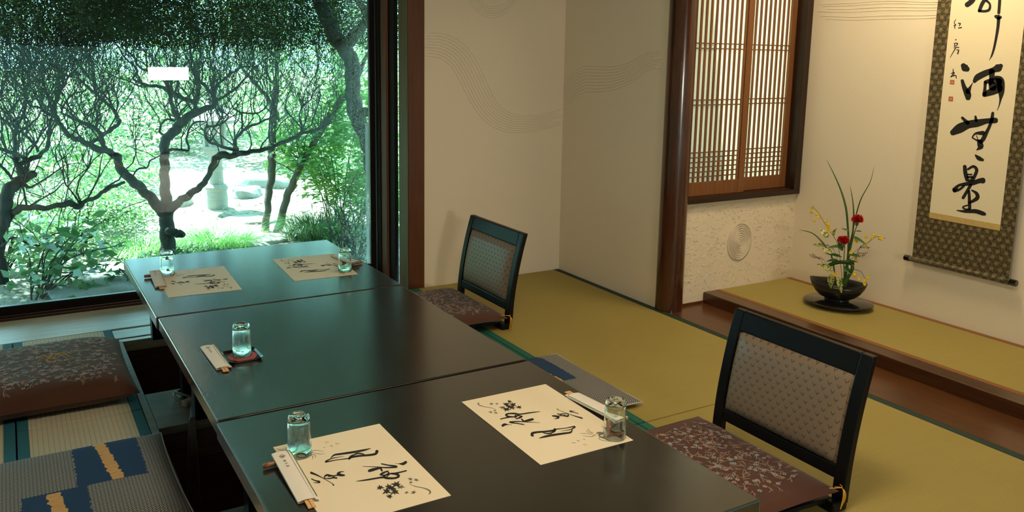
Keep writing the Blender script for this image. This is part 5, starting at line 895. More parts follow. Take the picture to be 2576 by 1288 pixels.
mat_thing('tatami mat at the left edge, only its blue border showing', -.96, -.049, 1.2, 3.958, 0, M['tatami_pale'], M['blue_border'], M['blue_border'])
mat_thing('tatami mat along the left wall, outside the picture', -1.87, -.963, 1.2, 3.958, 0, M['tatami_pale'], M['blue_border'], M['blue_border'])
mat_thing('tatami mat at the camera, outside the picture', -1.87, -.049, -1.58, 1.197, 0, M['tatami_pale'], M['blue_border'], M['blue_border'])
mat_thing('tatami mat beyond the near end of the foot pit, outside the picture', -.046, 1.323, -1.58, .58, 0, M['tatami_pale'], M['blue_border'], M['blue_border'])

# boards across the foot pit
for lab, y0, y1 in (('grey wooden board across the foot pit, with the power cord on it', 2.815, 3.135), ('grey wooden board across the foot pit, nearest the camera', 1.885, 2.20)):
    t = empty('pit_board', (.826, (y0+y1)/2, -.03), label=lab, cat='board', group='boards bridging the foot pit')
    h = (y1-y0)/2
    box('plank', PX0-.826+.001, PX1-.826-.001, -h, h, 0, .028, M['cross_board'], t, bevel=.002)
    box('front_board', PX0-.826+.004, PX1-.826-.004, -h+.01, -h+.03, -.10, -.001, M['pit_wood'], t, .002); box('front_board', PX0-.826+.004, PX1-.826-.004, -h+.014, -h+.03, -.386, -.103, M['pit_wood'], t, .002)

# ================================================================== TABLES
def table(label, x0, x1, y0, y1, legs):
    t = empty('low_dining_table', ((x0+x1)/2, (y0+y1)/2, 0), label=label, cat='table', group='low black tables joined in a row')
    hx, hy = (x1-x0)/2, (y1-y0)/2
    box('tabletop', -hx, hx, -hy, hy, .296, .340, M['lacquer'], t, bevel=.004)
    m = MB(); m.box(-hx+.06, hx-.06, hy-.075, hy-.055, .245, .2955); m.box(-hx+.06, hx-.06, -hy+.055, -hy+.075, .245, .2955)
    m.box(-hx+.055, -hx+.075, -hy+.06, hy-.06, .245, .2955); m.box(hx-.075, hx-.055, -hy+.06, hy-.06, .245, .2955)
    m.build('apron', M['black_wood'], t)
    for sx in (-1, 1):
        for sy, yy in ((-1, -hy+.075), (1, hy-.075)):
            cx = sx*(hx-.115); box('leg', cx-.03, cx+.03, yy-.03+ (0 if sy > 0 else .04), yy+.03+(0 if sy > 0 else .04), legs, .2955, M['black_wood'], t, bevel=.002)
    return t
table('far black lacquered table by the window, two placemats on it', .381, 1.272, 2.934, 3.830, 0)
table('middle black lacquered table with the glass on a red coaster', .386, 1.267, 2.013, 2.925, 0)
table('nearest black lacquered table, cut off by the bottom of the picture', .381, 1.270, 1.103, 2.004, 0)

# ================================================================== CUSHIONS
def cush_z(u, v, h):
    e = max(0, (1-abs(u)**5)*(1-abs(v)**5))**.5
    wr = .03*math.sin(9*u+4*v*v)*abs(u)**3+.03*math.sin(8*v+3*u)*abs(v)**3
    return h*(.42+.58*e)+h*wr*e, h*.42*(1-e)
def cush_xy(u, v, w, d, sag=.03): return w/2*u*(1-sag*(1-v*v)*abs(u)), d/2*v*(1-sag*(1-u*u)*abs(v))
def cushion(name, loc, rz, w, d, h, mat, label, cat='cushion', group=None, piping=None, zoff=0):
    t = empty(name, loc, rz, label, cat, group)
    N = 36; m = MB()
    def top(a, b): u, v = 2*a-1, 2*b-1; x, y = cush_xy(u, v, w, d); return (x, y, cush_z(u, v, h)[0])
    def bot(a, b): u, v = 2*a-1, 2*b-1; x, y = cush_xy(u, v, w, d); return (x, y, cush_z(u, v, h)[1])
    m.grid(top, N, N); m.grid(bot, N, N, True)
    c = m.build('cover', mat, t, smooth=True)
    if piping:
        pts = []
        for k in range(4):
            for i in range(16):
                s = -1+2*i/16; u, v = ((s, -1), (1, s), (-s, 1), (-1, -s))[k]; x, y = cush_xy(u, v, w, d); pts.append((x*1.004, y*1.004, h*.42))
        pts.append(pts[0]); MB().tube(pts, .0022, 6, False).build('piping', piping, c, smooth=True)
    return t
def embroider(t, w, d, h, seed, mx=.72, my=.72, n=140, sc=1.0):
    rng = random.Random(seed); ms = [MB(), MB(), MB()]
    def P(x, y):
        u, v = max(-1, min(1, 2*x/w)), max(-1, min(1, 2*y/d)); return (x, y, cush_z(u, v, h)[0]+.0014)
    def line(mb, x, y, a, L, wd, curve):
        pts = []; 
        for i in range(5):
            pts.append((x, y, a)); x += math.cos(a)*L/4; y += math.sin(a)*L/4; a += curve/4
        vs = []
        for s in (-1, 1): vs += [P(px-math.sin(aa)*wd*s/2, py+math.cos(aa)*wd*s/2) for px, py, aa in pts]
        mb.add(vs, [(i, i+1, 6+i, 5+i) for i in range(4)]); return pts
    nx = int((n*w/d)**.5); ny = int(n/nx); cells = [((i+.5)/nx*2-1, (j+.5)/ny*2-1) for i in range(nx) for j in range(ny)]
    for cu, cv in cells:
        x = (cu+rng.uniform(-.9, .9)/nx)*w/2*mx; y = (cv+rng.uniform(-.9, .9)/ny)*d/2*my; a = rng.uniform(0, 2*PI); L = rng.uniform(.024, .046)*sc
        pts = line(ms[0], x, y, a, L, .0015*sc, rng.uniform(-1, 1))
        for k in (1, 2, 3):
            if rng.random() < .75: line(ms[0], *pts[k][:2], pts[k][2]+rng.choice((-1, 1))*rng.uniform(.4, .9), L*rng.uniform(.3, .6), .0014*sc, rng.uniform(-.5, .5))
        if rng.random() < .62:
            fx, fy = x+rng.uniform(-.02, .02), y+rng.uniform(-.02, .02); mb = ms[1] if rng.random() < .6 else ms[2]; r = rng.uniform(.0040, .0054)*sc; a0 = rng.uniform(0, 6)
            for k in range(5):
                ca, sa = math.cos(a0+k*1.2566), math.sin(a0+k*1.2566); px, py = fx+ca*r, fy+sa*r
                vs = [P(px+math.cos(b*PI/3)*r*.62, py+math.sin(b*PI/3)*r*.62) for b in range(6)]; mb.add(vs, [tuple(range(6))])
    t = t.children[0]; ms[0].build('embroidered_twigs', M['stitch'], t); ms[1].build('embroidered_blossoms', M['stitch_blue'], t); ms[2].build('embroidered_blossoms', M['stitch_pink'], t)
def yarn(t, pts_list, name='tassel'):
    m = MB()
    for pts in pts_list: m.tube(spline(pts, 4), .0011, 5)
    return m.build(name, M['gold_yarn'], t)
cb = cushion('floor_cushion', (.030, 3.352, .0012), 0, .60, .625, .105, M['brown_cloth'], 'thick brown embroidered floor cushion by the window ledge, gold yarn knot in its middle')
embroider(cb, .60, .625, .105, 4, .80, .74, 290, 1.08)
yarn(cb, [[(.03, .02, .107), (.055, .03, .118), (.075, .01, .116), (.095, -.01, .107)], [(.03, .02, .107), (.05, .005, .120), (.03, -.02, .113), (.045, -.03, .107)], [(.05, .01, .11), (.08, .02, .121), (.105, .0, .107)], [(.045, .0, .11), (.02, .02, .12), (.0, .03, .107)]], 'yarn_knot')
cushion('floor_cushion', (.076, 2.452, .0012), 0, .545, .55, .046, M['navy_cloth'], 'thin navy patterned floor cushion with two yellow stripes, at the left of the tables', piping=M['piping'], group='navy patterned floor cushions')
cushion('floor_cushion', (1.595, 2.462, .0012), 0, .545, .55, .042, M['navy_cloth_shifted'], 'thin navy patterned floor cushion on the right, partly under the middle table', piping=M['piping'], group='navy patterned floor cushions')

# ================================================================== LEGLESS FLOOR CHAIRS
def post_x(z): return .006+.072*(max(0, z)/.43)**1.8
def chair_mesh_bar(y0, y1, zs, th, mat, name, t, bev=.004):
    m = MB(); vs = []
    for z in zs:
        x = post_x(z); vs += [(x-th/2, y0, z), (x+th/2, y0, z), (x+th/2, y1, z), (x-th/2, y1, z)]
    n = len(zs); fs = [(3, 2, 1, 0), tuple(4*(n-1)+k for k in range(4))]
    for i in range(n-1):
        for k in range(4): a = 4*i+k; b = 4*i+(k+1) % 4; fs.append((a, b, b+4, a+4))
    return m.add(vs, fs).build(name, mat, t, bevel=bev)
def chair(loc, label):
    t = empty('floor_chair', loc, 0, label, 'chair', 'legless black floor chairs')
    W = .255; zs = [.02+.415*i/14 for i in range(15)]
    chair_mesh_bar(-W, -W+.040, zs, .024, M['black_wood'], 'side_post', t); chair_mesh_bar(W-.040, W, zs, .024, M['black_wood'], 'side_post', t)
    chair_mesh_bar(-W+.0395, W-.0395, [.374+.061*i/4 for i in range(5)], .022, M['black_wood'], 'top_rail', t)
    chair_mesh_bar(-W+.0395, W-.0395, [.082, .10, .120], .022, M['black_wood'], 'lower_rail', t)
    # padded back
    m = MB()
    def front(a, b):
        y = (-W+.040)+a*(2*W-.080); z = .119+b*.256; e = ((1-abs(2*a-1)**6)*(1-abs(2*b-1)**6)); e = max(0, e)**.5
        return (post_x(z)-.004-.020*e, y, z)
    def back(a, b): p = front(a, b); return (2*post_x(p[2])-p[0]-.004, p[1], p[2])
    m.grid(front, 24, 20, True); m.grid(back, 24, 20)
    m.build('padded_back', M['chair_fabric'], t, smooth=True)
    # bentwood seat
    m = MB(); n = 14; prof = [(-.50+.49*i/n, .018+.012*math.sin(PI*i/n)) for i in range(n+1)]
    vs = []
    for x, z in prof:
        ww = .225 if x > -.42 else .225-.05*((-.42-x)/.08)**2; vs += [(x, -ww, z), (x, ww, z), (x, ww, z+.013), (x, -ww, z+.013)]
    fs = [(0, 1, 2, 3), tuple(4*n+k for k in (3, 2, 1, 0))]
    for i in range(n):
        for k in range(4): a = 4*i+k; b = 4*i+(k+1) % 4; fs.append((a, a+4, b+4, b))
    m.add(vs, fs).build('seat', M['black_wood'], t, bevel=.003)
    m = MB(); m.box(-.04, .017, -W+.001, -W+.038, 0, .030); m.box(-.04, .017, W-.038, W-.001, 0, .030); m.box(-.04, -.012, -W+.03, W-.03, .002, .018)
    m.build('rear_foot', M['black_wood'], t, bevel=.006); box('front_foot', -.44, -.40, -.20, .20, 0, .018, M['black_wood'], t, .004)
    return t
c1 = chair((1.884, 3.397, 0), 'far black floor chair with patterned back, in front of the white corner wall')
c2 = chair((1.906, 1.622, 0), 'nearest black floor chair with patterned back, at the lower right')
for loc, lab, sd in (((1.628, 3.395, .044), 'thin brown embroidered cushion on the seat of the far floor chair', 11), ((1.652, 1.650, .044), 'thin brown embroidered cushion on the seat of the nearest floor chair', 12)):
    q = cushion('seat_cushion', loc, 0, .475, .555, .044, M['brown_cloth'], lab, group='brown embroidered seat cushions')
    embroider(q, .475, .555, .044, sd, .80, .72, 290, .85)
    yarn(q, [[(.228, -.268, .03), (.242, -.282, .028), (.240+.004*k, -.288, .005), (.236+.006*k, -.286+.004*k, -.030-.004*k)] for k in range(4)]+[[(.20, -.272, .035), (.235, -.285, .034), (.255, -.26, .026), (.262, -.235, .0)]])
# ================================================================== THINGS ON THE TABLES
TZ = .340
def artwork(t):
    t = t.children[0]; f = lambda a, b: (a, b, .00085)      # printed on the sheet: sub-parts of it
    for nm, data, mt in (('brush_writing', MAT_INK, M['ink']), ('maple_leaves', MAT_LEAF, M['ink_soft']), ('vine_drawing', MAT_GREY[:31], M['ink_grey']), ('plant_drawing', MAT_GREY[31:], M['ink_grey'])):
        MB().strip(data, f).build(nm, mt, t)
    MB().box(-.0045, .0045, -.0045, .0045, .0006, .0008, Matrix.Translation((-.0146, .1576, 0))).build('red_seal', paper('faint_seal', (.78, .55, .38), .0), t)
def placemat(loc, rz, label):
    t = empty('placemat', loc, rz, label, 'placemat', 'cream paper placemats with brush writing')
    box('paper_sheet', -.1285, .1285, -.1925, .1925, 0, .0006, M['mat_paper'], t)
    return t
pm = placemat((.5938, 1.6158, TZ+.0004), 0, 'cream placemat with brush writing, nearest the camera on the left'); artwork(pm)
def place_copy(src, loc, rz, label):
    c = copy_tree(src); c.location = loc; c.rotation_euler = (0, 0, rz); c['label'] = label; return c
place_copy(pm, (1.083, 1.635, TZ+.0004), PI-.012, 'cream placemat with brush writing, beside the nearest floor chair on the right')
place_copy(pm, (.592, 3.341, TZ+.0004), -.045, 'cream placemat with brush writing, on the far table at its left')
place_copy(pm, (1.055, 3.354, TZ+.0004), PI-.045, 'cream placemat with brush writing, on the far table at its right')

def tumbler(loc, label):
    t = MB()
    prof = [(.0268, 0), (.0272, .001), (.0262, .03), (.0250, .06), (.0240, .086), (.0222, .0930), (.0185, .0950), (.0135, .0950), (.0115, .0925), (.004, .0915), (.0002, .0915),
            (.0002, .0825), (.010, .0830), (.0185, .0810), (.0215, .0760), (.0232, .060), (.0246, .03), (.0256, .001)]
    o = t.lathe(prof, 48, close=True).build('glass_tumbler', M['glass'], smooth=True, loc=loc)
    return tag(o, label, 'glass', 'upturned clear tumblers')
g = tumbler((.507, 1.745, TZ+.0012), 'upturned clear tumbler nearest the camera, on the left placemat')
for loc, lab in (((1.180, 1.476, TZ+.0012), 'upturned clear tumbler on the near right placemat, beside the nearest floor chair'), ((.5425, 2.424, TZ+.0072), 'upturned clear tumbler standing on the red coaster tray'),
                 ((.505, 3.498, TZ+.0012), 'upturned clear tumbler on the far left placemat, against the garden'), ((1.146, 3.228, TZ+.0012), 'upturned clear tumbler on the far right placemat')):
    c = g.copy(); COL.objects.link(c); c.location = loc; c['label'] = lab

def sleeve_set(x, y, rz, rest, lab_s, lab_c, lab_r, tilt=.012):
    L = .205; hw = .0205; ang = math.atan2(tilt, L) if rest else 0; z0 = TZ+(.0022 if rest is not None or True else 0)
    def place(o): o.location = (x, y, z0+(tilt/2 if rest else 0)); o.rotation_euler = (ang*math.cos(rz), 0, rz)
    t = empty('chopstick_sleeve', (0, 0, 0), 0, lab_s, 'paper sleeve', 'white paper chopstick sleeves'); place(t); t.rotation_mode = 'XYZ'
    t.rotation_euler = (ang, 0, 0); t.rotation_mode = 'QUATERNION'; from mathutils import Quaternion
    q = Quaternion((0, 0, 1), rz) @ Quaternion((1, 0, 0), ang); t.rotation_quaternion = q
    m = MB(); m.grid(lambda a, b: ((2*a-1)*hw, (2*b-1)*L/2, .0042+.0022*math.sin(PI*min(1, a*1.15))), 10, 6); m.grid(lambda a, b: ((2*a-1)*hw, (2*b-1)*L/2, 0), 10, 6, True)
    for s in (-1, 1): m.add([(s*hw, -L/2, 0), (s*hw, L/2, 0), (s*hw, L/2, .0042), (s*hw, -L/2, .0042)], [(0, 1, 2, 3)])
    m.add([(hw-.007, -L/2-.006, .0052), (hw+.0008, -L/2-.008, .0035), (hw+.0008, L/2, .0046), (hw-.007, L/2, .0068)], [(0, 1, 2, 3)])
    pw = m.build('paper_wrapper', M['sleeve_paper'], t, smooth=False)
    MB().add([(hw-.0018, -L/2+.004, .0060), (hw-.0004, -L/2+.004, .0056), (hw-.0004, L/2, .0056), (hw-.0018, L/2, .0060)], [(0, 1, 2, 3)]).build('green_stripe', M['green_line'], pw)
    m = MB(); zt = .0071
    ring = [(-.003+.0062*math.cos(a)*.9, L/2-.024+.0078*math.sin(a), zt) for a in [2*PI*i/24 for i in range(24)]]
    for i in range(24):
        a, b = Vector(ring[i]), Vector(ring[(i+1) % 24]); c = Vector((-.003, L/2-.024, zt))
        m.add([a, b, b+(c-b)*.13, a+(c-a)*.13], [(0, 1, 2, 3)])
    for k in range(6):
        a = PI/2+(k-2.5)*.38; c = Vector((-.003, L/2-.028, zt)); d = Vector((math.cos(a), math.sin(a), 0)); n = Vector((-d.y, d.x, 0))*.0005
        m.add([c-n, c+n, c+d*.0088+n, c+d*.0088-n], [(0, 1, 2, 3)])
    m.build('round_crest', M['ink_grey'], pw)
    m = MB()
    def st(cx, cy, segs):
        for a, b, c, d in segs:
            p, q2 = Vector((cx+a*.001, cy+b*.001, zt)), Vector((cx+c*.001, cy+d*.001, zt)); n = (q2-p).normalized().cross(Vector((0, 0, 1)))*.00042
            m.add([p-n, p+n, q2+n, q2-n], [(0, 1, 2, 3)])
    st(-.003, L/2-.044, [(-3, 2, 3, 2.5), (0, 3.5, 0, -3), (-2.6, -1, 2.6, -.6), (-3, -3, 3, -2.8)])
    st(-.003, L/2-.056, [(-3, 1, 3, 1.4), (0, 3.4, -2.6, -3), (.4, 1, 3, -3)])
    st(-.003, L/2-.068, [(-2, 3.2, 2, 3.2), (-2, 3.2, -2, -3), (2, 3.2, 2, -3), (-2, 0, 2, 0), (-2, -3, 2, -3), (-3.4, 1.5, -2, 1)])
    m.build('printed_characters', M['ink_soft'], pw)
    c = empty('wooden_chopsticks', t.location, 0, lab_c, 'chopsticks', 'plain wooden chopsticks in their sleeves'); c.rotation_mode = 'QUATERNION'; c.rotation_quaternion = q
    for s in (-1, 1):
        m = MB(); x0 = s*.0042; m.add([(x0-.0038, -L/2-.027, .0006), (x0+.0038, -L/2-.027, .0006), (x0+.0038, -L/2-.027, .0040), (x0-.0038, -L/2-.027, .0040), (x0-.0026, L/2-.02, .0010), (x0+.0026, L/2-.02, .0010), (x0+.0026, L/2-.02, .0034), (x0-.0026, L/2-.02, .0034)],
            [(0, 1, 2, 3), (7, 6, 5, 4), (0, 4, 5, 1), (1, 5, 6, 2), (2, 6, 7, 3), (3, 7, 4, 0)])
        m.build('stick', M['chop_wood'], c, bevel=.0005)
    if rest:
        rx, ry, rrz = rest; m = MB(); m.tube([(-.030, 0, .0062), (-.018, 0, .0068), (0, 0, .0058), (.018, 0, .0068), (.030, 0, .0062)], [.0052, .0062, .0055, .0062, .0052], 10)
        r = m.build('chopstick_rest', M['rest_wood'], smooth=True, loc=(rx, ry, TZ+.0012)); r.rotation_euler = (0, 0, rrz); tag(r, lab_r, 'chopstick rest', 'brown wooden chopstick rests')
sleeve_set(.463, 1.640, -.015, (.449, 1.716, 0), 'white paper chopstick sleeve with a crest, nearest the camera', 'wooden chopsticks poking out of the sleeve nearest the camera', 'brown chopstick rest under the sleeve nearest the camera')
sleeve_set(1.2335, 1.620, PI+.01, (1.2335, 1.545, 0), 'white paper chopstick sleeve behind the tumbler on the near right placemat', 'wooden chopsticks in the sleeve beside the near right placemat', 'brown chopstick rest seen through the near right tumbler')
sleeve_set(.456, 3.405, -.04, (.446, 3.474, -.04), 'white paper chopstick sleeve beside the far left placemat', 'wooden chopsticks in the sleeve beside the far left placemat', 'brown chopstick rest beside the far left placemat')
sleeve_set(1.2035, 3.385, PI+.10, (1.222, 3.312, .1), 'white paper chopstick sleeve beside the far right placemat', 'wooden chopsticks in the sleeve beside the far right placemat', 'brown chopstick rest beside the far right placemat')
sleeve_set(.4715, 2.450, .02, None, 'white paper chopstick sleeve beside the red coaster tray', 'wooden chopsticks in the sleeve beside the red coaster tray', '')
# little tray used as coaster
t = empty('coaster_tray', (.5425, 2.424, TZ+.0006), .03, 'small black tray with a red round centre, on the middle table', 'coaster')
m = MB(); hx, hy = .050, .0535
def sq(r, z, n=6, sx=hx, sy=hy):
    pts = []
    for cx, cy, a0 in ((1, 1, 0), (-1, 1, PI/2), (-1, -1, PI), (1, -1, 3*PI/2)):
        for k in range(n+1): a = a0+PI/2*k/n; pts.append(((sx-.016)*cx*r+.016*r*math.cos(a), (sy-.016)*cy*r+.016*r*math.sin(a), z))
    return pts
rings = [sq(.90, 0), sq(1.0, .007), sq(.985, .0078), sq(.87, .0022)]
vs = [p for r in rings for p in r]; n = len(rings[0]); fs = [(i*n+k, i*n+(k+1) % n, (i+1)*n+(k+1) % n, (i+1)*n+k) for i in range(3) for k in range(n)]+[tuple(range(n))[::-1], tuple(3*n+k for k in range(n))]
m.add(vs, fs).build('tray_body', M['black_gloss'], t, bevel=.0006)
MB().lathe([(0, .0024), (.040, .0024), (.041, .0030), (0, .0030)], 40, sy=1.12).build('red_centre', M['tray_red'], t)

# power cord lying over the pit board
t = empty('power_cord', (.47, 3.0, 0), 0, 'grey power cord with coiled loops and plug hanging into the foot pit', 'power cord')
def pc(pts, r, name, mat, n=8): MB().tube([(x-.47, y-3.0, z) for x, y, z in spline(pts, 6)], r, n).build(name, mat, t, smooth=True)
pc([(.50, 3.10, .005), (.455, 3.075, .012), (.435, 3.02, .022), (.448, 2.965, .018), (.475, 2.94, .010)], .0045, 'cord_loop', M['cable'])
pc([(.50, 3.07, .006), (.462, 3.06, .018), (.446, 3.02, .030), (.470, 2.99, .026), (.50, 2.98, .012)], .0045, 'cord_loop', M['cable'])
m = MB(); m.box(-.018, .018, -.012, .012, 0, .020, Matrix.Translation((0, -.045, .004)) @ Matrix.Rotation(.6, 4, 'Z')); m.build('plug', M['plug'], t, bevel=.003)
for k in range(5): pc([(.478+.004*k, 2.93-.006*k, .012), (.463+.004*k, 2.86, .004), (.452+.004*k, 2.815, .0065-.002*k), (.444+.005*k, 2.798, -.03), (.436+.007*k, 2.792-.003*k, -.12), (.428+.009*k, 2.782, -.24-.01*k)], .0032, 'cord_strand', M['cable'], 6)

# ================================================================== HANGING SCROLL
SX = 3.580
t = empty('hanging_scroll', (SX, 2.103, .32), 0, 'hanging scroll with large black brush characters on the alcove back wall', 'hanging scroll')
oy = 2.103
def bx(name, y0, y1, z0, z1, dx0, dx1, mat): return box(name, dx0, dx1, y0-oy, y1-oy, z0-.32, z1-.32, mat, t)
bx('brocade_mount', 1.882, 2.328, .325, 2.12, 0, .0012, M['brocade'])
pp = bx('paper_panel', 1.9425, 2.264, .553, 1.85, -.0006, -.00005, M['scroll_paper'])
bx('gold_band', 1.9425, 2.264, .527, .553, -.0007, -.00005, M['gold_silk'])
for i0, i1 in ((0, 6), (6, 16), (16, 21), (21, 27), (27, 31), (31, 40), (40, len(SCROLL_INK))): MB().strip(SCROLL_INK[i0:i1], lambda a, b: (-.0011, a-oy, b-.32)).build('brush_character', M['ink'], pp)
for q in SEALS:
    m = MB(); P4 = [(-.0010, q[i][0]*1e-4-oy, q[i][1]*1e-4-.32) for i in range(4)]; m.add(P4, [(0, 1, 2, 3)]); sl = m.build('red_seal', M['seal'], t)
    m = MB(); c = sum((Vector(p) for p in P4), Vector())/4; 
    for dy in (-.003, 0, .003): m.box(-.0013, -.0011, c.y+dy-.0004, c.y+dy+.0004, c.z-.0038, c.z+.0038)
    m.box(-.0013, -.0011, c.y-.0045, c.y+.0045, c.z-.0004, c.z+.0004); m.build('seal_lines', M['scroll_paper'], sl)
rl = MB().tube([(-.002, 1.874-oy, 0), (-.002, 2.336-oy, 0)], .0125, 20).build('lower_roller', M['brocade'], t, smooth=True)
for a, b in ((1.846, 1.8735), (2.3365, 2.362)): MB().tube([(-.002, a-oy, 0), (-.002, a+.002-oy, 0), (-.002, b-oy, 0)], [.0125, .0142, .0142], 20).build('roller_knob', M['black_gloss'], rl)
m = MB(); m.box(.0, .012, 1.88-oy, 2.33-oy, 1.80, 1.815); m.build('top_batten', M['brocade'], t)
MB().tube([(.006, 1.95-oy, 1.815), (.02, 2.103-oy, 1.93), (.006, 2.26-oy, 1.815)], .0015, 5).build('hanging_cord', M['gold_silk'], t)

# ================================================================== IKEBANA
BX, BY = 3.372, 2.560
rot = math.atan2(-.87, .5)
t = empty('display_stand', (BX+.012, BY-.0, .0552), 0, 'low oval black stand under the flower bowl', 'stand')
MB().lathe([(.102, 0), (.110, .003), (.110, .010), (.093, .012), (.093, .016), (.140, .017), (.148, .021), (.148, .027), (.140, .031), (0, .031)], 56, sx=1.08, sy=.88, rot=rot).build('oval_board', M['black_gloss'], t, smooth=True).modifiers.new('e', 'EDGE_SPLIT').split_angle = .8
t = empty('flower_bowl', (BX, BY, .0866), 0, 'black boat-shaped flower bowl with raised ends, in the alcove', 'bowl')
m = MB(); N = 64; outer = [(.055, 0, 0), (.060, .006, 0), (.054, .012, 0), (.082, .022, .1), (.104, .042, .3), (.117, .066, .7), (.123, .090, 1)]; inner = [(.118, .089, 1), (.110, .064, .7), (.097, .044, .3), (.06, .028, .1), (.0, .026, 0)]
vs = []
for r, z, e in outer+inner:
    for k in range(N):
        a = 2*PI*k/N; c = abs(math.cos(a)); lift = (.011 if math.cos(a) < 0 else .006)*e*c**8; rr = r*.96*(1+.09*e*c**6); x, y = rr*math.cos(a)*1.02, rr*math.sin(a)*.78
        vs.append((x*math.cos(rot)-y*math.sin(rot), x*math.sin(rot)+y*math.cos(rot), z+lift))
R2 = len(outer+inner); fs = [(i*N+k, i*N+(k+1) % N, (i+1)*N+(k+1) % N, (i+1)*N+k) for i in range(R2-1) for k in range(N)]+[tuple(range(N))[::-1]]
m.add(vs, fs).build('bowl_body', M['black_satin'], t, smooth=True)
MB().lathe([(0, 0), (.035, 0), (.035, .012), (0, .012)], 20, c=(0, 0, .0265)).build('flower_pin_holder', M['alu'], t)
fa = empty('flower_arrangement', (BX, BY, .125), 0, 'flower arrangement of long leaves, two red carnations and yellow orchids in the bowl', 'flower arrangement')
def W2(y, z, dx=0): return Vector((3.345+dx-BX, y-BY, z-.125))
def blade(pts, w, name, mat, thick=.12, dxs=None, tip=.05):
    P = spline([tuple(W2(y, z, (dxs[i] if dxs else 0))) for i, (y, z) in enumerate(pts)], 6); n = len(P)
    rad = [max(w*tip, w*min(1, (i/(n*.45)))**.7*(1-.25*i/n)) for i in range(n)]
    T = np.gradient(P, axis=0); m = MB(); vs = []
    for i in range(n):
        tt = Vector(T[i]).normalized(); side = tt.cross(Vector((1, .15, .1))).normalized(); nn = tt.cross(side); p = Vector(P[i]); r = rad[i]/2
        vs += [p-side*r, p+nn*r*.45, p+side*r, p-nn*r*thick]
    fs = [(4*i+k, 4*i+(k+1) % 4, 4*i+4+(k+1) % 4, 4*i+4+k) for i in range(n-1) for k in range(4)]
    return m.add(vs, fs).build(name, mat, fa, smooth=True)
blade([(2.664, .76), (2.615, .696), (2.568, .625), (2.532, .546), (2.514, .465), (2.506, .418), (2.499, .322), (2.511, .165)], .0125, 'iris_leaf', M['plant_green'])
blade([(2.536, .65), (2.516, .591), (2.502, .521), (2.498, .444), (2.505, .33), (2.51, .165)], .010, 'iris_leaf', M['plant_green'], dxs=[.02]*5+[.01])
blade([(2.388, .766), (2.401, .69), (2.439, .609), (2.465, .533), (2.484, .446), (2.496, .354), (2.505, .165)], .0065, 'iris_leaf', M['plant_green'], dxs=[-.02, -.02, -.02, -.01, 0, 0, .01])
blade([(2.743, .407), (2.674, .404), (2.627, .376), (2.594, .339), (2.568, .295), (2.549, .165)], .010, 'iris_leaf', M['plant_green'], dxs=[-.06, -.05, -.04, -.03, -.02, 0])
blade([(2.468, .20), (2.436, .27), (2.433, .296), (2.45, .305), (2.51, .295), (2.564, .265), (2.55, .25)], .021, 'bent_leaf', M['plant_green'], dxs=[-.05]*7, tip=.8)
rng = random.Random(8)
def carnation(y, z, r, stem, dx=-.04):
    c = W2(y, z, dx); m = MB()
    cs = MB().tube(spline([tuple(W2(*p, d)) for p, d in stem], 5), .0022, 6).build('carnation_stem', M['stem_green'], fa)
    for k in range(46):
        a = rng.uniform(0, 2*PI); el = rng.uniform(-.2, 1.0); d = Vector((math.cos(a)*math.cos(el), math.sin(a)*math.cos(el), math.sin(el))); s = d.orthogonal().normalized(); s.rotate(Matrix.Rotation(rng.uniform(0, 6.28), 3, d)); b = d.cross(s)
        w = r*rng.uniform(.45, .7); p0 = c+Vector((0, 0, -r*.55)); L = r*rng.uniform(.9, 1.15); n = 6; vs = [p0]
        for i in range(n+1):
            q = (i/n-.5)*2; vs.append(c+d*L*.80+s*w*q*.75+b*.10*r*math.sin(5*q+k)-d*.12*r*abs(q)); 
        for i in range(n+1):
            q = (i/n-.5)*2; vs.append(c+d*L*(1+.07*(-1)**i)+s*w*q+b*.22*r*math.sin(6*q+k)-d*.22*r*abs(q))
        m.add(vs, [(0, i+1, i+2) for i in range(n)]+[(i+1, i+n+2, i+n+3, i+2) for i in range(n)])
    m.build('carnation_petals', M['carnation_red'], cs)
    MB().lathe([(.002, -r*1.25), (r*.28, -r*1.0), (r*.36, -r*.45), (r*.2, -.2*r)], 12, c=tuple(c)).build('carnation_calyx', M['stem_green'], cs, smooth=True)
carnation(2.436, .510, .0245, [((2.436, .48), -.04), ((2.455, .43), -.03), ((2.475, .33), -.02), ((2.50, .165), 0)])
carnation(2.483, .404, .0255, [((2.483, .38), -.05), ((2.495, .30), -.03), ((2.505, .165), 0)], dx=-.065)
def orchid(pts, blooms, dx=-.03):
    os_ = MB().tube(spline([tuple(W2(y, z, dx*(1-i/(len(pts)-1)))) for i, (y, z) in enumerate(pts)], 5), .0013, 5).build('orchid_stem', M['stem_green'], fa)
    for y, z in blooms:
        c = W2(y, z, dx+rng.uniform(-.012, .006)); s = rng.uniform(.010, .0155); m = MB()
        for a, L, w in ((-PI/2-.45, 1.1, .8), (-PI/2+.45, 1.1, .8), (.3, .6, .35), (PI-.3, .6, .35), (PI/2, .65, .35)):
            d = Vector((rng.uniform(-.5, .1), math.cos(a), math.sin(a))).normalized(); e = d.cross(Vector((1, .2, 0))).normalized(); k = Vector((-1, 0, 0))*s*.2
            m.add([c, c+d*s*L*.5+e*s*w*.5+k, c+d*s*L*.9+e*s*w*.35, c+d*s*L, c+d*s*L*.9-e*s*w*.35, c+d*s*L*.5-e*s*w*.5+k], [(0, 1, 2, 3, 4, 5)])
        m.build('orchid_bloom', M['orchid_yellow'], os_)
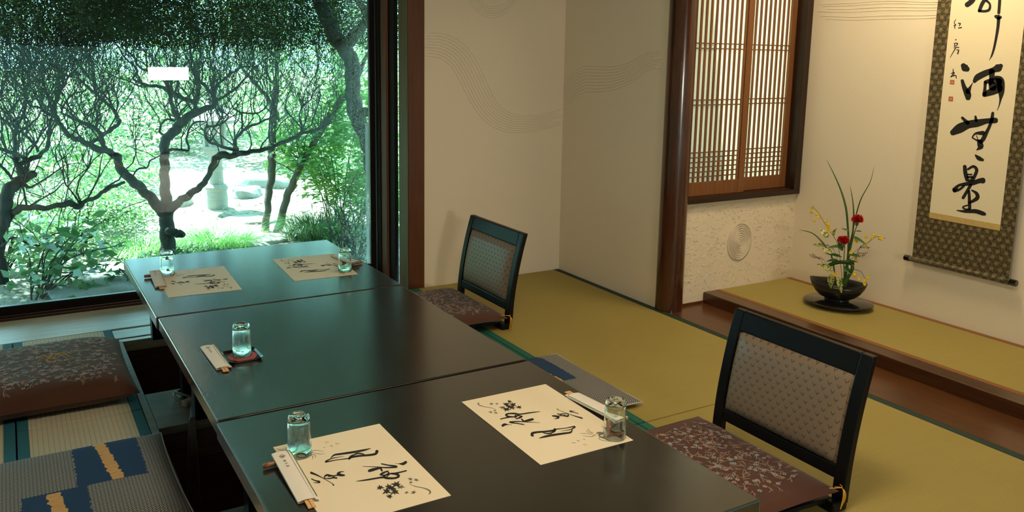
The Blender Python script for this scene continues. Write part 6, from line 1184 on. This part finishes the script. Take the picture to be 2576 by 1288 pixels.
orchid([(2.702, .53), (2.669, .505), (2.648, .477), (2.614, .434), (2.553, .36), (2.512, .17)], [(2.669, .503), (2.673, .467), (2.649, .489), (2.616, .476), (2.593, .462), (2.600, .452), (2.585, .433), (2.592, .441), (2.703, .505), (2.70, .525)])
orchid([(2.293, .451), (2.344, .447), (2.386, .412), (2.441, .359), (2.495, .17)], [(2.345, .463), (2.318, .452), (2.353, .445), (2.389, .444), (2.382, .407), (2.386, .415), (2.434, .411), (2.439, .418), (2.451, .36), (2.427, .326), (2.300, .452)])
orchid([(2.340, .232), (2.377, .266), (2.412, .275), (2.493, .257), (2.51, .17)], [(2.402, .272), (2.408, .264), (2.338, .272), (2.386, .249), (2.349, .238), (2.352, .243), (2.509, .244), (2.52, .204), (2.50, .25)], -.06)
def leaf_blade(p, d, L, w, mat, name, up=Vector((-.5, 0, .8))):
    d = d.normalized(); s = d.cross(up).normalized(); n = s.cross(d); m = MB(); K = 6; vs = []
    for i in range(K+1):
        q = i/K; ww = w*math.sin(PI*min(.999, q**.75))*.5+.0004; c = p+d*L*q-n*L*.18*q*q; vs += [c-s*ww+n*ww*.3, c, c+s*ww+n*ww*.3]
    m.add(vs, [(3*i+k, 3*i+k+1, 3*i+k+4, 3*i+k+3) for i in range(K) for k in (0, 1)]).build(name, mat, fa, smooth=True)
for y, z, dy, dz, L, w in ((2.57, .40, .6, .7, .06, .030), (2.585, .355, 1, .1, .07, .026), (2.54, .41, -.2, .8, .05, .03), (2.53, .25, .9, .3, .085, .034), (2.535, .235, -.1, -1, .07, .032), (2.49, .235, -.35, -1, .08, .028), (2.545, .33, .8, .4, .05, .03), (2.515, .225, .3, -1, .05, .03)):
    leaf_blade(W2(y, z, -.06), Vector((-.2, dy, dz)), L, w, M['varieg'], 'variegated_leaf')
for y, z, dy, dz, L, w in ((2.455, .43, -1, -.1, .095, .014), (2.44, .455, -.9, .3, .04, .010), (2.475, .45, 1, .3, .04, .010), (2.49, .37, .9, -.05, .09, .022), (2.50, .32, .9, .15, .085, .018), (2.47, .34, -.9, .2, .08, .020), (2.49, .30, -.9, .35, .09, .018), (2.52, .30, .8, -.1, .06, .02), (2.485, .28, -.6, -.2, .06, .022), (2.50, .35, .4, .9, .05, .02), (2.48, .31, -.95, .05, .06, .024)):
    leaf_blade(W2(y, z, -.04), Vector((-.25, dy, dz)), L, w, M['plant_green'], 'small_leaf')
for y, z, dy in ((2.60, .287, 1), (2.62, .283, 1), (2.42, .355, -1), (2.41, .385, -1), (2.55, .35, .6), (2.43, .34, -1)):
    m = MB(); p = W2(y, z, -.04); q = p+Vector((-.01, dy*.055, .015 if z > .3 else .01)); m.tube([p+Vector((0, -dy*.05, -.05)), p, q], .0008, 4)
    for k in range(16): c = p.lerp(q, k/15); m.tube([c, c+Vector((rng.uniform(-.006, .002), rng.uniform(-.004, .004)+dy*.003, rng.uniform(-.008, .009)))], [.0006, .0013], 4)
    m.build('statice_sprig', M['dark_floret'], fa)
# ================================================================== GARDEN
GZ = -.25
rg = np.random.default_rng(7); rnd = random.Random(21)
def gh(x, y): return GZ+.05*math.sin(x*1.1+.4)*math.sin(y*.8)+.03*math.sin(x*3.1+y*2.3)+max(0, y-9)*.045
m = MB(); m.grid(lambda a, b: (-12+28*a, 4.42+22*b, gh(-12+28*a, 4.42+22*b)), 110, 90); g_ = m.build('ground', M['ground'], smooth=True); tag(g_, 'pale bare garden ground with gravel and dry leaves outside the window', 'garden ground', kind='stuff')
def tree(name, key, label, cat, bark, twig_n, leafn, leafsz, lm, canopy=None, twz=(.05, .11), grow=(.5, 1.0), minr=.02):
    t = empty(name, tuple(TREES[key][0][0][:2])+(gh(*TREES[key][0][0][:2]),), 0, label, cat)
    ox = Vector(t.location); m = MB(); allp = []
    for bi, b in enumerate(TREES[key]):
        P = spline([q[:3] for q in b], 4); Rr = spline([(q[3],)*3 for q in b], 4)[:, 0]
        n = len(P); wob = np.array([[math.sin(i*1.7+bi), math.sin(i*2.3+bi*2), math.sin(i*1.3+bi*3)] for i in range(n)])*.005
        wob *= np.minimum(1, Rr/.02)[:, None]; P = P+wob; Rr = Rr*(1+.035*np.sin(np.arange(n)*.9+bi))
        if bi == 0: P[0][2] -= .1; Rr[0] *= 1.35; Rr[1] *= 1.12
        m.tube([Vector(p)-ox for p in P], list(np.maximum(Rr, .0025)), 12 if Rr.max() > .03 else 7)
        allp += [(p, r, np.array(P[min(i+1, n-1)]-P[max(i-1, 0)])) for i, (p, r) in enumerate(zip(P, Rr)) if r < minr]
    m.build('trunk_and_branches', bark, t, smooth=True)
    tw = MB(); ends = []
    def grow_tw(p, d, r, depth):
        pts = [p.copy()]; n = rnd.randint(3, 5)
        for i in range(n):
            d = (d+Vector((rnd.uniform(-.75, .75), rnd.uniform(-.75, .75), rnd.uniform(-.35, .6)+grow[0]*.35))).normalized(); p = p+d*rnd.uniform(*twz); pts.append(p.copy()); ends.append(p.copy())
        tw.tube([q-ox for q in pts], [max(.0016, r*(1-.5*i/n)) for i in range(n+1)], 5, False)
        if depth > 0 and p.z < 2.1:
            for k in range(rnd.randint(1, 3)):
                q = pts[rnd.randint(1, n)]; grow_tw(q, (d+Vector((rnd.uniform(-1, 1), rnd.uniform(-1, 1), rnd.uniform(0, .8)))).normalized(), r*.62, depth-1)
    for _ in range(twig_n):
        p, r, d = allp[rnd.randrange(len(allp))]
        dd = Vector(d).normalized()*.3+Vector((rnd.uniform(-.6, .6), rnd.uniform(-.6, .6), rnd.uniform(.2, 1)*grow[1])); grow_tw(Vector(p), dd.normalized(), min(.0065, max(.003, r*.55)), 3)
    if tw.v: tw.build('twigs', bark, t)
    pos = []
    if ends and leafn:
        E = np.array([tuple(e) for e in ends]); wgt = np.clip((E[:, 2]-.55)/.6, .02, 1)**2; wgt /= wgt.sum()
        idx = rg.choice(len(E), leafn, p=wgt); pos.append(E[idx]+rg.normal(size=(leafn, 3))*.035)
    if canopy:
        x0, x1, y0, y1, z0, z1, n = canopy
        c = rg.uniform((x0, y0, z0), (x1, y1, z1), (n, 3)); c[:, 2] += .06*np.sin(c[:, 0]*5)*np.sin(c[:, 1]*4)
        cl = np.sin(c[:, 0]*13+1)*np.sin(c[:, 1]*11)*np.sin(c[:, 2]*17+c[:, 0]*4); pos.append(c[cl > -.6])
        nu = n//5; c = rg.uniform((x0, y0+.3, z1-.1), (x1, y1+.4, z1+1.1), (nu, 3)); pos.append(c)  # unseen upper leaves, added to block the sky from the tabletop reflections
    if pos:
        pos = np.concatenate(pos); lz = np.where(pos[:, 2] > (canopy[5]-.05 if canopy else 99), leafsz*2.1, leafsz)*rg.uniform(.6, 1.25, len(pos)); leaves_obj('foliage', pos-np.array(tuple(ox)), lz, lm, t, rg)
    return t
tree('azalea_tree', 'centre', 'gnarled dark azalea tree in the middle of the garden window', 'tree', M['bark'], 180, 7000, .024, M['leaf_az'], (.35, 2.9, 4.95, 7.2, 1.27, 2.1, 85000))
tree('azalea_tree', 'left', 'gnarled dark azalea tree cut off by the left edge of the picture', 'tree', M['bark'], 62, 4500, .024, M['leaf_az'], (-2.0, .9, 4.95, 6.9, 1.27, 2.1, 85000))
tree('slender_tree', 'pair', 'slender two-stemmed tree right of the stone lantern', 'tree', M['bark_pale'], 40, 3500, .036, M['leaf_lime'], (1.7, 3.6, 6.3, 8.3, 1.15, 2.3, 9000), grow=(.3, .6), minr=.03)
tree('leaning_tree', 'big', 'thick leaning tree trunk beside the right edge of the garden window', 'tree', M['bark'], 0, 0, .04, M['leaf_bg2'], (1.2, 3.2, 5.0, 6.6, 2.2, 3.2, 9000))

def bush(name, label, cat, blobs, n, size, mat, group=None, asp=.5, stems=0, up=.5, droop=0):
    """blobs: (x,y,z,rx,ry,rz) ellipsoids of leaves"""
    x0, y0 = blobs[0][:2]; base = Vector((x0, y0, gh(x0, y0))); t = empty(name, base, 0, label, cat, group); B = np.array(blobs, float)
    v = (B[:, 3]*B[:, 4]*B[:, 5])**.7; idx = rg.choice(len(B), n, p=v/v.sum()); d = rg.normal(size=(n, 3)); d /= np.linalg.norm(d, axis=1)[:, None]
    r = rg.uniform(.25, 1, n)**.45; p = B[idx, :3]+d*r[:, None]*B[idx, 3:]*(1+.18*np.sin(d[:, :1]*7+d[:, 1:2]*5))
    p = p[p[:, 2] > np.array([gh(a, b) for a, b in p[:, :2]])+.01]
    leaves_obj('foliage', p-np.array(tuple(base)), size, mat, t, rg, asp=asp, up=up, droop=droop)
    if stems:
        m = MB()
        for k in range(stems):
            b = blobs[rnd.randrange(len(blobs))]; a = Vector((x0+rnd.uniform(-.12, .12)*b[3]*2, y0+rnd.uniform(-.1, .1), gh(x0, y0))); e = Vector((b[0]+rnd.uniform(-.8, .8)*b[3], b[1]+rnd.uniform(-.8, .8)*b[4], b[2]+rnd.uniform(-.2, .8)*b[5]))
            mid = a.lerp(e, .5)+Vector((rnd.uniform(-.08, .08), rnd.uniform(-.05, .05), .08)); m.tube([q-base for q in spline([tuple(a), tuple(mid), tuple(e)], 4) for q in [Vector(q)]], [.006*(1-.07*i) for i in range(9)], 5, False)
        m.build('stems', M['bark'], t)
    return t
# broad-leaved plants just outside, lower left
bush('broadleaf_shrub', 'broad-leaved shrub close to the glass at the lower left', 'shrub', [(.10, 5.65, -.02, .22, .2, .16), (.36, 5.75, .0, .22, .22, .17), (.28, 5.55, -.14, .25, .15, .10)], 260, .085, M['leaf_broad'], stems=16, asp=.55)
bush('broadleaf_shrub', 'broad-leaved shrub at the left edge, behind the left azalea trunk', 'shrub', [(-.15, 6.2, -.02, .35, .3, .24), (.15, 6.35, -.05, .3, .3, .2)], 620, .070, M['leaf_broad'], stems=14, asp=.6)
bush('broadleaf_shrub', 'small broad-leaved plant by the far left corner of the table', 'shrub', [(.60, 5.62, -.17, .13, .10, .07)], 60, .05, M['leaf_broad'], stems=5)
bush('low_bush', 'low fine-leaved bush with feathery twigs, left of the middle trunk', 'bush', [(.35, 6.9, .02, .40, .35, .25), (.75, 7.2, -.05, .3, .3, .18)], 3600, .034, M['leaf_bg2'], stems=24)
bush('low_bush', 'bright green ground cover left of the middle azalea', 'bush', [(.5, 7.6, -.10, .5, .4, .16)], 1500, .05, M['leaf_bg'])
bush('leafy_bush', 'lime green leafy bush between the slender stems and the window post', 'bush', [(2.35, 6.75, .30, .38, .4, .36), (2.6, 6.4, .10, .38, .4, .30), (2.15, 7.0, .45, .35, .4, .3), (2.5, 6.8, .75, .3, .35, .25)], 5200, .070, M['leaf_lime'], stems=12, asp=.55, up=.85)
bush('twiggy_bush', 'dull twiggy bush at the foot of the window post outside', 'bush', [(1.95, 5.35, -.10, .22, .25, .22), (2.05, 5.6, .05, .22, .25, .2)], 1500, .026, M['leaf_bg2'], stems=60)
# grasses
def grass(loc, r, n, h, label, mat=None):
    t = empty('ornamental_grass', (loc[0], loc[1], gh(*loc)), 0, label, 'ornamental grass', 'clumps of long arching grass'); V = []; 
    for _ in range(n):
        a = rnd.uniform(0, 2*PI); q = rnd.random()**.7*r*.55; x, y = q*math.cos(a), q*math.sin(a); a2 = a+rnd.uniform(-.6, .6); L = h*rnd.uniform(.6, 1.15); out = rnd.uniform(.45, 1.0)*L; w = rnd.uniform(.0025, .0045); s = Vector((-math.sin(a2), math.cos(a2), 0))*w
        for k in range(5):
            f = k/4; p = Vector((x+math.cos(a2)*out*f*f**.3, y+math.sin(a2)*out*f*f**.3, L*(f*1.25-f*f*.95))); V += [p-s*(1-f*.9), p+s*(1-f*.9)]
    m = MB(); F = []
    for i in range(n):
        for k in range(4): b = i*10+2*k; F.append((b, b+1, b+3, b+2))
    m.add(V, F).build('blades', mat or M['grass'], t)
grass((.80, 6.60), .40, 700, .34, 'clump of arching green grass left of the middle azalea trunk')
grass((1.28, 6.50), .46, 900, .34, 'clump of arching green grass right of the middle azalea trunk')
grass((2.05, 6.50), .40, 700, .36, 'dark green grass clump right of the slender stems', M['leaf_bg2'])
bush('ground_cover', 'low green ground cover at the foot of the middle azalea trunk', 'ground cover', [(1.0, 6.15, -.22, .34, .18, .06)], 1300, .032, M['leaf_broad'])
# rocks
def rock(name, loc, s, seed, label, mat=None):
    bm = bmesh.new(); bmesh.ops.create_icosphere(bm, subdivisions=4, radius=1); r = random.Random(seed); ph = [r.uniform(0, 6) for _ in range(6)]
    for v in bm.verts:
        c = v.co; k = 1+.10*math.sin(3.1*c.x+ph[0])*math.sin(2.7*c.y+ph[1])+.06*math.sin(6*c.z+4*c.x+ph[2])+.03*math.sin(11*c.y+7*c.x+ph[3]); c *= k; c.z = min(c.z, .55+.05*math.sin(4*c.x+ph[4]))
        v.co = Vector((c.x*s[0], c.y*s[1], c.z*s[2]))
    me = bpy.data.meshes.new(name); bm.to_mesh(me); bm.free(); me.materials.append(mat or M['rock']); me.polygons.foreach_set('use_smooth', [True]*len(me.polygons))
    o = bpy.data.objects.new(name, me); link(o); o.location = (loc[0], loc[1], gh(*loc)); return tag(o, label, 'rock')
rock('garden_rock', (2.30, 9.2), (.36, .26, .20), 1, 'flat grey boulder right of the stone lantern')
rock('garden_rock', (2.02, 8.55), (.16, .16, .13), 2, 'small rounded rock at the foot of the stone lantern on its right')
rock('garden_rock', (1.33, 8.5), (.16, .15, .13), 3, 'small rock left of the stone lantern')
rock('stepping_stone', (1.62, 6.55), (.22, .16, .055), 4, 'pale flat stepping stone just beyond the far table, left of the slender stems', M['granite'])
rock('stepping_stone', (.55, 6.1), (.34, .24, .10), 5, 'broad pale stone slab in the sun at the lower left', M['granite'])
rock('stepping_stone', (.40, 5.60), (.30, .15, .10), 6, 'grey stone close under the window at the lower left', M['rock'])
rock('stepping_stone', (1.75, 7.5), (.25, .2, .06), 7, 'pale flat stepping stone before the stone lantern', M['granite'])
# leaf litter
n = 2600; p = np.stack([rg.uniform(-1, 4, n), rg.uniform(5, 10.5, n), np.zeros(n)], 1); p[:, 2] = [gh(a, b)+.008 for a, b in p[:, :2]]
tag(leaves_obj('leaf_litter', p, .045, M['litter'], None, rg, up=.95), 'dry brown leaves strewn over the garden ground', 'fallen leaves', kind='stuff')
# stone lantern
LX, LY = 1.66, 8.2; t = empty('stone_lantern', (LX, LY, gh(LX, LY)), .3, 'weathered stone lantern with a curved roof, behind the middle azalea', 'stone lantern')
def lt(name, prof, n=32, z=0): o = MB().lathe([(r, zz+z) for r, zz in prof], n).build(name, M['granite'], t, smooth=True); e = o.modifiers.new('e', 'EDGE_SPLIT'); e.split_angle = .6; return o
lt('base', [(.095, -.06), (.098, .10), (.090, .17), (.10, .18), (.105, .21), (.08, .235)])
lt('shaft', [(.066, .23), (.062, .36), (.070, .37), (.070, .39), (.060, .40), (.058, .50)], 24)
lt('platform', [(.06, .495), (.11, .54), (.122, .56), (.122, .595), (.11, .60)], 6)
m = MB(); 
for k in range(6):
    a = k*PI/3; m.box(-.02, .02, -.02, .02, .595, .82, Matrix.Translation((.09*math.cos(a), .09*math.sin(a), 0)) @ Matrix.Rotation(a, 4, 'Z'))
m.box(-.08, .08, -.08, .08, .595, .63); m.box(-.08, .08, -.08, .08, .79, .82); m.build('fire_box', M['granite'], t)
lt('roof', [(.10, .80), (.215, .815), (.225, .845), (.19, .875), (.13, .93), (.075, .985), (.045, 1.0)], 48)
lt('finial', [(.05, .995), (.055, 1.01), (.03, 1.03), (.045, 1.06), (.05, 1.10), (.03, 1.15), (.0, 1.19)], 24)
# background planting
bgs = [(-1.2, 9.0, .3, 1.0, .7, .7), (.3, 10.2, .35, .9, .6, .65), (1.6, 11.6, .75, 1.0, .7, .95), (3.2, 10.6, .65, .8, .7, .85), (4.4, 9.6, .7, .9, .8, .9), (.2, 12.6, .95, 1.2, .8, 1.1), (2.7, 12.9, 1.0, 1.2, .8, 1.2), (5.2, 12.2, .9, 1.2, .9, 1.1), (-2.4, 11.6, .8, 1.2, .8, 1.0), (3.3, 8.2, .25, .55, .5, .5), (.9, 9.2, .05, .45, .4, .28), (-.3, 8.2, .1, .5, .5, .4)]
labs = ['rounded bush at the far left behind the left azalea', 'rounded bush far behind, left of the middle azalea trunk', 'tall bush far behind the stone lantern', 'tall bush far behind the slender stems', 'tall bush far behind the leaning trunk', 'large leafy tree mass beyond the left part of the garden', 'large leafy tree mass beyond the middle of the garden', 'large leafy tree mass beyond the right part of the garden', 'large leafy tree mass beyond the left edge of the picture', 'leafy bush behind the slender stems, right of the lantern', 'low bush left of the stone lantern', 'low bush in front of the far left bushes']
for i, (b, lab) in enumerate(zip(bgs, labs)):
    vol = b[3]*b[5]; bush('background_bush', lab, 'bush', [b, (b[0]+b[3]*.5, b[1]+.2, b[2]-b[5]*.3, b[3]*.6, b[4]*.7, b[5]*.6), (b[0]-b[3]*.5, b[1]-.1, b[2]-b[5]*.3, b[3]*.6, b[4]*.7, b[5]*.6)], int(3000*vol**.8+500), .085 if b[1] > 9.5 else .06, (M['leaf_bg'], M['leaf_bg2'])[i % 3 == 2], group='bushes at the back of the garden', up=.6)
for x, y, hh, r in ((3.9, 11.2, 3.2, .09),):
    t = empty('background_tree', (x, y, gh(x, y)), 0, 'tree trunk far behind the slender stems', 'tree')
    MB().tube([(0, 0, -.1), (.05, 0, hh*.35), (-.04, .02, hh*.7), (.08, 0, hh)], [r*1.2, r, r*.85, r*.6], 10).build('trunk', M['bark_pale'], t, smooth=True)
    n = 900; d = rg.normal(size=(n, 3))*np.array([.7, .6, .35]); leaves_obj('foliage', d+np.array([0, 0, hh+.3]), .09, M['leaf_bg2'], t, rg)
